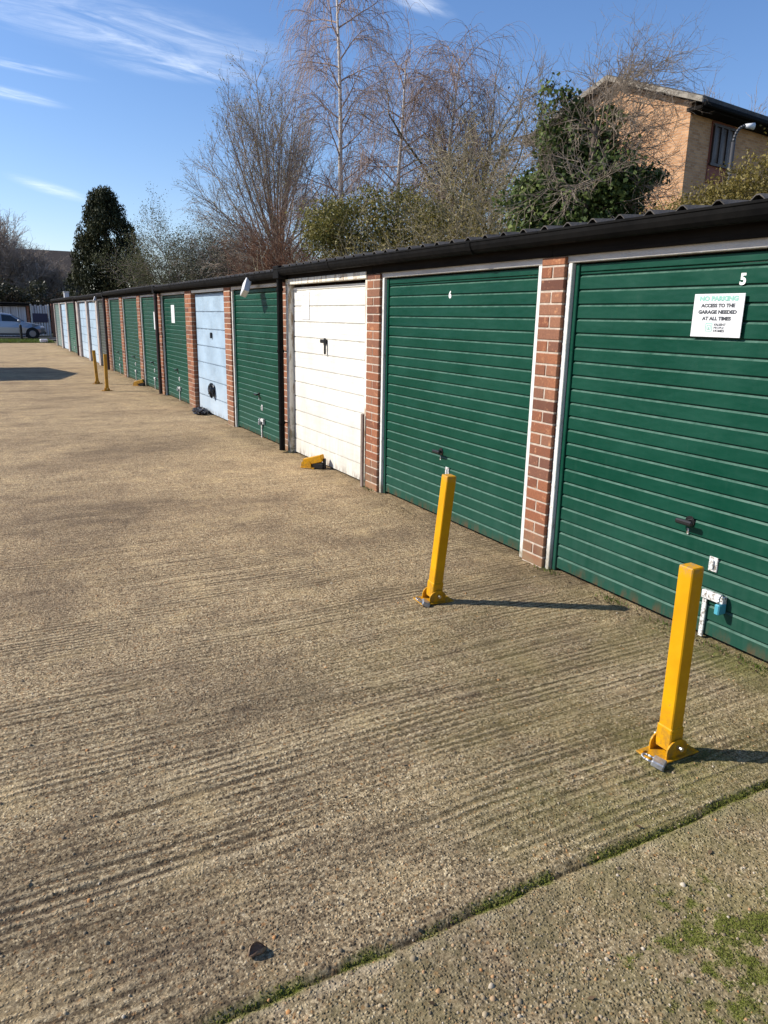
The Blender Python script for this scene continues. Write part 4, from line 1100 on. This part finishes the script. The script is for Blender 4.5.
# ------------------------------------------------------------------ vegetation
class Tree:
    def __init__(s, seed): s.rng = random.Random(seed); s.thick = []; s.thin = []; s.tips = []
    def branch(s, p, d, L_, r, lv, P):
        g = s.rng; spec = P[lv]; n = spec['n']; pts = [p]; d = d.normalized(); step = L_ / n
        for k in range(n):
            d = (d + Vector((g.gauss(0, 1), g.gauss(0, 1), g.gauss(0, 1))) * spec['wig'] + Vector((0, 0, spec.get('up', 0)))).normalized()
            q = pts[-1] + d * step; pts.append(q)
        rad = [r * (1 - (1 - spec.get('taper', .45)) * k / n) for k in range(n + 1)]
        dst = s.thick if lv <= P[0].get('trunk_lv', 0) else s.thin
        for k in range(n): dst.append((pts[k], pts[k + 1], rad[k], rad[k + 1]))
        if lv + 1 < len(P):
            nx_ = P[lv + 1]; cnt = nx_['count']; cnt = max(1, int(round(cnt * g.uniform(.8, 1.2))))
            t0 = nx_.get('t0', .25)
            for c in range(cnt):
                tt = t0 + (1 - t0) * (c + g.random()) / cnt
                f_ = tt * n; i_ = min(int(f_), n - 1); q = pts[i_].lerp(pts[i_ + 1], f_ - i_)
                bd = (pts[i_ + 1] - pts[i_]).normalized(); az = g.uniform(0, 2 * PI) if lv else c * 2.4 + g.uniform(-.5, .5)
                u = bd.orthogonal().normalized(); w_ = bd.cross(u); an = R(g.uniform(*nx_['angu'])) if 'angu' in nx_ else R(g.gauss(nx_['ang'], nx_.get('angv', 8)))
                nd = bd * math.cos(an) + (u * math.cos(az) + w_ * math.sin(az)) * math.sin(an)
                deg_ = math.degrees(an); sh = nx_.get('shape', 0); ll = nx_['len'] * (1 - sh * tt) * g.uniform(*nx_.get('lv', (.7, 1.2)))
                ll *= 1 - nx_.get('round', 0) * deg_ / 60
                rr = min(nx_['r'], rad[i_] * .8)
                s.branch(q, nd, ll, rr, lv + 1, P)
        else: s.tips.append((pts[-1], d)); s.tips.append((pts[n // 2], d))

def seg_arrays(segs, sides):
    A = np.array([tuple(a) for a, _, _, _ in segs]); B = np.array([tuple(b_) for _, b_, _, _ in segs])
    ra = np.array([q[2] for q in segs]); rb_ = np.array([q[3] for q in segs])
    D = B - A; D /= np.linalg.norm(D, axis=1)[:, None] + 1e-9
    H_ = np.where(np.abs(D[:, 2:3]) > .9, np.array([[1., 0, 0]]), np.array([[0, 0, 1.]]))
    U = np.cross(D, H_); U /= np.linalg.norm(U, axis=1)[:, None] + 1e-9; W_ = np.cross(D, U)
    an = np.arange(sides) * 2 * PI / sides; c, s_ = np.cos(an), np.sin(an)
    off = U[:, None] * c[None, :, None] + W_[:, None] * s_[None, :, None]
    V = np.concatenate([A[:, None] + off * ra[:, None, None], B[:, None] + off * rb_[:, None, None]], 1).reshape(-1, 3)
    b0 = (np.arange(len(segs)) * 2 * sides)[:, None]; q = np.arange(sides); q2 = (q + 1) % sides
    F_ = np.stack([b0 + q, b0 + q2, b0 + sides + q2, b0 + sides + q], -1).reshape(-1, 4)
    return V, F_
def leaf_arrays(C_, size, rng, droop=0.0, outward=None, asp=.6):
    n_ = len(C_)
    N_ = rng.normal(0, 1, (n_, 3))
    if outward is not None: N_ += outward * 1.2
    N_ /= np.linalg.norm(N_, axis=1)[:, None]
    T_ = rng.normal(0, 1, (n_, 3)); T_[:, 2] -= droop
    T_ -= N_ * (T_ * N_).sum(1)[:, None]; T_ /= np.linalg.norm(T_, axis=1)[:, None]
    B_ = np.cross(N_, T_); sz = size * rng.uniform(.6, 1.3, n_)
    T_ *= sz[:, None] * .5; B_ *= sz[:, None] * .5 * asp
    V = np.stack([C_ - T_, C_ + B_ - T_ * .1 + N_ * sz[:, None] * .06, C_ + T_, C_ - B_ - T_ * .1 + N_ * sz[:, None] * .06], 1).reshape(-1, 3)
    return V, np.arange(4 * n_).reshape(-1, 4)
def finish(root, tr, tm, cm_, leaf=None, sides=3):
    o = tuple(root.location)
    if tr.thick:
        V, F_ = seg_arrays(tr.thick, 7); np_mesh('trunk', V, F_, tm, root, np.zeros(len(F_)), True, o)
    if tr.thin:
        V, F_ = seg_arrays(tr.thin, sides); np_mesh('crown', V, F_, cm_, root, np.zeros(len(F_)), False, o)
    if leaf is not None:
        V, F_, tn, lm, nm = leaf; np_mesh(nm, V, F_, lm, root, tn, False, o)
def tip_leaves(tr, per, size, seed, spread=.08):
    g = np.random.default_rng(seed); T_ = np.array([tuple(p) for p, _ in tr.tips]); T_ = np.repeat(T_, per, 0)
    C_ = T_ + g.normal(0, spread, T_.shape); V, F_ = leaf_arrays(C_, size, g); return V, F_, g.random(len(F_))
def ellipsoid_leaves(lumps, n_, size, seed, droop=.5, shell=.55, asp=.6, fuzz=.10):
    g = np.random.default_rng(seed); vol = np.array([l[3] * l[4] * l[5] for l in lumps]) ** .8; pk_ = g.choice(len(lumps), n_, p=vol / vol.sum())
    Lm = np.array(lumps)[pk_]; dr = g.normal(0, 1, (n_, 3)); dr /= np.linalg.norm(dr, axis=1)[:, None]
    rr = (shell + (1 - shell) * g.random(n_)) ** .6 * (1 + fuzz * g.normal(0, 1, n_))
    C_ = Lm[:, :3] + dr * rr[:, None] * Lm[:, 3:6]
    V, F_ = leaf_arrays(C_, size, g, droop, dr, asp)
    lt = g.random(len(lumps))[pk_]; tn = np.clip(g.random(n_) * .65 + lt * .35, 0, 1)
    keep = C_[:, 2] > .05
    return V.reshape(-1, 4, 3)[keep].reshape(-1, 3), np.arange(4 * keep.sum()).reshape(-1, 4), tn[keep]
V3 = Vector
BT = 'bare trees behind the garages'

# 1 many-stemmed bare tree with pale buds
tr = Tree(11); root = thing('bare_tree', (9.85, 26.4, 0), 'many-stemmed bare tree with a broad fan of upright branches and pale buds', 'tree', BT)
P = [dict(n=4, wig=.04, up=.02, trunk_lv=1), dict(n=7, wig=.035, up=.035, count=38, len=5.3, lv=(.86, 1.06), r=.040, ang=33, round=.30, angu=(2, 66), t0=.62, taper=.25),
     dict(n=5, wig=.05, up=.05, count=9, len=1.75, r=.012, ang=32, angv=9, t0=.22, shape=.35), dict(n=3, wig=.09, up=.03, count=8, len=.8, r=.0058, ang=30, t0=.1, shape=.3, taper=.5),
     dict(n=2, wig=.1, up=.04, count=3, len=.32, r=.0048, ang=36, t0=.1, taper=.6)]
tr.branch(V3((9.85, 26.4, -.05)), V3((0, 0, 1)), 4.3, .24, 0, P)
g = random.Random(5); sel = [t_ for t_ in tr.tips if g.random() < .6]; tr.tips = sel
lv = tip_leaves(tr, 1, .05, 3, .03); finish(root, tr, M['twig'], M['twig_grey'], (*lv, M['leaf_bud'], 'buds'))

# birches: pale trunk, drooping purple twigs
def birch(loc, H, seed, label, spread=1.0, lean=(0, 0), dens=1.0):
    tr = Tree(seed); root = thing('birch_tree', (*loc, 0), label, 'tree', BT)
    P = [dict(n=12, wig=.025, up=.0, taper=.12, trunk_lv=0), dict(n=6, wig=.08, up=-.01, count=int(38 * dens), len=2.4 * spread, r=.032, ang=52, angv=12, t0=.30, shape=.55, taper=.3),
         dict(n=5, wig=.07, up=-.16, count=8, len=1.25 * spread, r=.012, ang=45, angv=15, t0=.2, taper=.5), dict(n=5, wig=.05, up=-.42, count=9, len=1.15, r=.0048, ang=40, angv=15, t0=.15, taper=.6)]
    tr.branch(V3((*loc, -.05)), V3((lean[0], lean[1], 1)), H, .135, 0, P)
    finish(root, tr, M['birch'], M['twig_purple'])
birch((11.15, 24.2), 13.3, 21, 'tall weeping birch with a white trunk and hanging purple twigs', 1.0)
birch((12.15, 22.6), 9.3, 22, 'leaning birch with two pale stems right of the tall weeping birch', .95, (.045, -.04), .8)
birch((13.3, 22.0), 9.4, 23, 'thin dark-stemmed birch with drooping twigs between birch and ivy', .9, (0.01, 0), .75)

# olive bare tree with seeds (behind, middle right)
tr = Tree(31); root = thing('bare_tree', (11.9, 17.6, 0), 'twisted bare tree with mossy olive limbs just left of the ivy tree', 'tree', BT)
P = [dict(n=5, wig=.10, up=.03, trunk_lv=1), dict(n=6, wig=.15, up=.02, count=13, len=3.3, r=.05, ang=42, angv=14, t0=.45, taper=.3),
     dict(n=5, wig=.14, up=.0, count=9, len=1.8, r=.022, ang=42, angv=14, t0=.2, shape=.3), dict(n=4, wig=.14, up=-.05, count=9, len=.85, r=.0095, ang=40, t0=.1, taper=.5), dict(n=2, wig=.2, up=-.05, count=4, len=.32, r=.0058, ang=42, t0=.1, taper=.6)]
tr.branch(V3((11.9, 17.6, -.05)), V3((.05, .03, 1)), 4.2, .15, 0, P)
g = random.Random(6); tr.tips = [t_ for t_ in tr.tips if g.random() < .22]
lv = tip_leaves(tr, 1, .075, 4, .05); finish(root, tr, M['bark_olive'], M['twig_olive'], (*lv, M['leaf_dry'], 'seed_clusters'))
# dark stemmed tree behind
tr = Tree(33); root = thing('bare_tree', (14.8, 21.8, 0), 'slender forked bare tree rising behind the olive bush and twisted tree', 'tree', BT)
P = [dict(n=6, wig=.05, up=.03, trunk_lv=1), dict(n=6, wig=.08, up=.05, count=8, len=5.0, r=.075, ang=30, angv=12, t0=.35, taper=.3),
     dict(n=5, wig=.1, up=.03, count=9, len=2.0, r=.022, ang=35, t0=.2, shape=.3), dict(n=3, wig=.12, up=0, count=8, len=.9, r=.009, ang=38, t0=.1, taper=.5), dict(n=2, wig=.15, count=4, len=.35, r=.0058, ang=40, t0=.1, taper=.6)]
tr.branch(V3((14.8, 21.8, -.05)), V3((-.03, .0, 1)), 4.2, .17, 0, P); finish(root, tr, M['bark_olive'], M['twig'])

# ivy-clad tree
ix_, iy_ = 9.95, 11.2
tr = Tree(41); root = thing('ivy_tree', (ix_, iy_, 0), 'dark ivy-smothered tree with bare branches spreading from its top', 'tree')
P = [dict(n=8, wig=.06, up=.02, trunk_lv=0), dict(n=7, wig=.17, up=-.02, count=12, len=1.7, r=.016, ang=58, angv=18, t0=.66, taper=.3),
     dict(n=5, wig=.18, up=.0, count=9, len=.95, r=.0105, ang=45, angv=14, t0=.2), dict(n=3, wig=.2, up=0, count=7, len=.42, r=.0055, ang=45, t0=.1, taper=.5), dict(n=2, wig=.2, count=3, len=.16, r=.004, ang=45, t0=.1, taper=.6)]
tr.branch(V3((ix_, iy_, -.05)), V3((-.02, 0, 1)), 5.0, .13, 0, P)
g = random.Random(8)
dR = V3((math.cos(R(41.6)), -math.sin(R(41.6)), 0))
for k in range(9):
    tr.branch(V3((ix_ + dR.x * g.uniform(0, .3), iy_ + dR.y * g.uniform(0, .3), g.uniform(4.6, 5.2))), dR + V3((g.uniform(-.4, .4), g.uniform(-.4, .4), g.uniform(.05, .6))), g.uniform(.9, 1.6), .011, 2, P)
for k in range(10):
    z_ = g.uniform(3.6, 5.1); sgn = 1 if k < 8 else -1
    tr.branch(V3((ix_ + g.uniform(-.1, .1), iy_ + g.uniform(-.1, .1), z_)), dR * sgn + V3((g.uniform(-.5, .5), g.uniform(-.5, .5), g.uniform(.15, .95))), g.uniform(1.2, 2.1), .013, 1, P)
lumps = []
# view-perpendicular axis at this azimuth
ax = np.array([math.cos(R(41.6)), -math.sin(R(41.6))])
for (u, z_, rx_, rz_) in ((-.75, 3.4, .62, .7), (-.2, 3.4, .75, .8), (.45, 3.5, .7, .7), (-.75, 3.95, .5, .5), (-.2, 4.1, .6, .6), (.4, 4.1, .6, .6), (.75, 3.95, .45, .45), (-.55, 4.6, .35, .45), (-.15, 4.75, .42, .5), (.3, 4.65, .42, .4), (-.5, 5.25, .24, .42), (-.05, 5.3, .26, .28), (1.2, 4.25, .32, .18), (1.0, 4.1, .3, .25), (-1.15, 3.9, .3, .3), (-.1, 2.2, 1.0, 1.0), (-.52, 5.65, .14, .22), (.45, 5.1, .2, .2)):
    for k in range(3):
        uu = u + g.uniform(-.22, .22); vv = g.uniform(-.35, .35)
        lumps.append((ix_ + ax[0] * uu + math.sin(R(41.6)) * vv, iy_ + ax[1] * uu + math.cos(R(41.6)) * vv, z_ + g.uniform(-.2, .2), rx_ * g.uniform(.7, 1.0), rx_ * g.uniform(.8, 1.15), rz_ * g.uniform(.7, 1.0)))
lv = ellipsoid_leaves(lumps, 30000, .085, 12, .9, .4, .8, .19)
finish(root, tr, M['bark'], M['twig'], (*lv, M['leaf_ivy'], 'ivy'))

def bush(name, loc, lumps, n_, size, seed, label, lm, tm, cat='bush', group=None, asp=.55, twig=None, th=2.0):
    tr = Tree(seed); root = thing(name, (*loc, 0), label, cat, group)
    P = [dict(n=3, wig=.08, up=.03, trunk_lv=0), dict(n=5, wig=.12, up=.05, count=14, len=th, r=.03, ang=45, angv=18, t0=.2, taper=.35), dict(n=4, wig=.14, up=.03, count=8, len=th * .42, r=.012, ang=38, t0=.2), dict(n=3, wig=.15, count=6, len=th * .18, r=.006, ang=38, t0=.1, taper=.5)]
    tr.branch(V3((*loc, -.05)), V3((0, 0, 1)), th * .55, .08, 0, P)
    lv = ellipsoid_leaves(lumps, n_, size, seed, .5, .35, asp, .2)
    finish(root, tr, M['bark'], twig or tm, (*lv, lm, 'leaves'))
def lump_row(c, width, zs, az, seed, k=14, r=(.5, .9), depth=.8, top=None):
    g = random.Random(seed); a_ = np.array([math.cos(az), -math.sin(az)]); d_ = np.array([math.sin(az), math.cos(az)]); out = []
    for i_ in range(k):
        u = g.uniform(-1, 1); zt = zs[1] if top is None else zs[0] + (zs[1] - zs[0]) * top(u)
        z_ = g.uniform(zs[0], zt); rr = g.uniform(*r); v_ = g.uniform(-depth, depth)
        out.append((c[0] + a_[0] * u * width + d_[0] * v_, c[1] + a_[1] * u * width + d_[1] * v_, z_, rr, rr, rr * g.uniform(.6, .9)))
    return out
# olive evergreen bush
c = (9.45, 18.3); lm_ = lump_row(c, 1.7, (2.6, 4.95), R(26.8), 3, 80, (.36, .62), .8, lambda u: 1 - .34 * abs(u) ** 1.6)
bush('evergreen_bush', c, lm_, 21000, .08, 51, 'dense rounded olive-green bush below the birch trees', M['leaf_olive'], M['twig_olive'], th=3.2)
# reddish bare shrub left of it
def shrub(loc, seed, label, tm, H=2.6, cnt=18, leaf=None, spread=40, group=None, bm_='bark', base=2.2):
    tr = Tree(seed); root = thing('bare_shrub', (*loc, 0), label, 'shrub', group)
    P = [dict(n=2, wig=.05, trunk_lv=0), dict(n=5, wig=.11, up=.02, count=cnt, len=H, r=.018, ang=spread, angv=18, t0=.45, taper=.3), dict(n=4, wig=.14, up=.02, count=10, len=H * .42, r=.010, ang=38, t0=.15), dict(n=3, wig=.16, count=8, len=H * .18, r=.0062, ang=40, t0=.1, taper=.5)]
    tr.branch(V3((*loc, -.05)), V3((0, 0, 1)), base, .08, 0, P)
    lf_ = None
    if leaf: lv_ = tip_leaves(tr, leaf[1], leaf[2], seed, leaf[3]); lf_ = (*lv_, leaf[0], 'leaves')
    finish(root, tr, M[bm_], tm, lf_)
shrub((8.9, 22.3), 61, 'reddish-brown bare shrub above the roof, left of the olive bush', M['twig_red'], 2.6, 40, spread=50, base=2.6)
shrub((9.0, 25.4), 62, 'tangled grey-brown bare shrub under the many-stemmed tree', M['twig'], 2.4, 30, spread=54, base=2.7)
shrub((10.3, 15.0), 63, 'bushy golden-brown shrub above the roof, between olive bush and ivy', M['twig_olive'], 2.5, 30, (M['leaf_gold'], 3, .06, .08), 42, base=2.4)
shrub((11.8, 15.6), 64, 'pale leafy shrub behind the roof, beside the ivy tree', M['twig_olive'], 2.6, 24, (M['leaf_pale'], 2, .06, .08), 40, base=2.6)
# golden shrub on the right
c = (10.3, 7.95); lm_ = lump_row(c, 1.1, (3.0, 4.3), R(50.5), 31, 70, (.25, .42), .6, lambda u: .62 + .38 * u)
bush('golden_bush', c, lm_, 15000, .05, 65, 'golden-olive twiggy bush in front of the tan brick house', M['leaf_gold'], M['twig_olive'], th=2.2)
c = (11.7, 7.4); lm_ = lump_row(c, .8, (3.0, 4.55), R(54), 32, 44, (.28, .46), .6)
bush('golden_bush', c, lm_, 8000, .05, 66, 'golden-olive twiggy bush at the right edge of the photo', M['leaf_gold'], M['twig_olive'], th=2.4)
# pale grey-green trees on the left of the fan tree
for (loc, sd_, H_, lab, lm2) in (((8.9, 36.5), 71, 3.2, 'pale grey-green bushy tree between conifer and fan-shaped bare tree', 'leaf_pale'), ((10.6, 33.5), 72, 2.9, 'low dull green bush beside the pale tree, behind the roof', 'leaf_dark')):
    shrub(loc, sd_, lab, M['twig_grey'], H_, 44, (M[lm2], 8, .06, .12), 48, base=2.6)
# conifer
cl = (6.85, 47.6); tr = Tree(81); root = thing('conifer_tree', (*cl, 0), 'tall dark conifer with drooping sprays at the end of the row', 'tree')
tr.thick.append((V3((*cl, -.05)), V3((cl[0], cl[1], 8.3)), .22, .04)); tr.tips = []
g = random.Random(9); lumps = []
for k in range(300):
    z_ = .4 + 7.8 * g.random() ** 1.25; tz = z_ / 8.5; rr = 3.35 * (1 - tz ** 2.0) ** .85 * (.82 if tz > .2 else .9) * (g.uniform(.55, 1.0) if k % 3 else g.uniform(.1, .7)) + .05
    a_ = g.uniform(0, 2 * PI); lumps.append((cl[0] + rr * math.cos(a_) + .25 * (1 - tz), cl[1] + rr * math.sin(a_), z_, g.uniform(.25, .5), g.uniform(.25, .5), g.uniform(.35, .7)))
lv = ellipsoid_leaves(lumps, 60000, .19, 13, 2.2, .3, .35)
finish(root, tr, M['bark'], M['dark_twig'], (*lv, M['leaf_conifer'], 'crown'))
# far bare tree
def plain_tree(loc, H, seed, label, tm, bk='bark', spread=38, name='bare_tree', r=.018):
    tr = Tree(seed); root = thing(name, (*loc, 0), label, 'tree', 'far bare trees')
    P = [dict(n=4, wig=.05, up=.02, trunk_lv=1), dict(n=6, wig=.08, up=.02, count=22, len=H * .46, lv=(.85, 1.1), r=.09, ang=spread, angu=(8, 68), t0=.45, taper=.3), dict(n=5, wig=.09, up=.03, count=12, len=H * .24, r=.035, ang=34, t0=.2, shape=.3), dict(n=4, wig=.1, up=.03, count=9, len=H * .11, r=r, ang=36, t0=.1, taper=.5), dict(n=2, wig=.12, count=4, len=H * .05, r=r * .7, ang=40, t0=.1, taper=.6)]
    tr.branch(V3((*loc, -.05)), V3((0, 0, 1)), H * .4, .25, 0, P); finish(root, tr, M[bk], tm)
plain_tree((1.6, 66.0), 8.9, 91, 'rounded bare tree at the left edge, before the brown-roofed house', M['twig_grey'])
plain_tree((4.4, 68.0), 6.4, 94, 'smaller bare tree between the left-edge tree and the conifer', M['twig_grey'])
plain_tree((35.5, 27.6), 13.0, 92, 'distant bare tree showing over the roof of the tan brick house', M['twig_grey'])
# bushes over the white garages
for k, (loc, w_, zt, lab, lm2) in enumerate((((2.0, 61.0), 1.9, 3.5, 'dull green bush above the white garages at the left edge', 'leaf_dark'), ((5.0, 60.0), 1.6, 4.0, 'dull green bush right of the left-edge bush, below the conifer', 'leaf_dark'), ((-1.8, 61.0), 1.8, 3.3, 'dull green bush mostly beyond the left edge of the photo', 'leaf_dark'))):
    lm_ = lump_row(loc, w_, (.6, zt - .6), R(2), 20 + k, 16, (.5, .9), .7)
    bush('bush', loc, lm_, 3600, .2, 100 + k, lab, M[lm2], M['dark_twig'], group='bushes above the white garages', th=2.2)
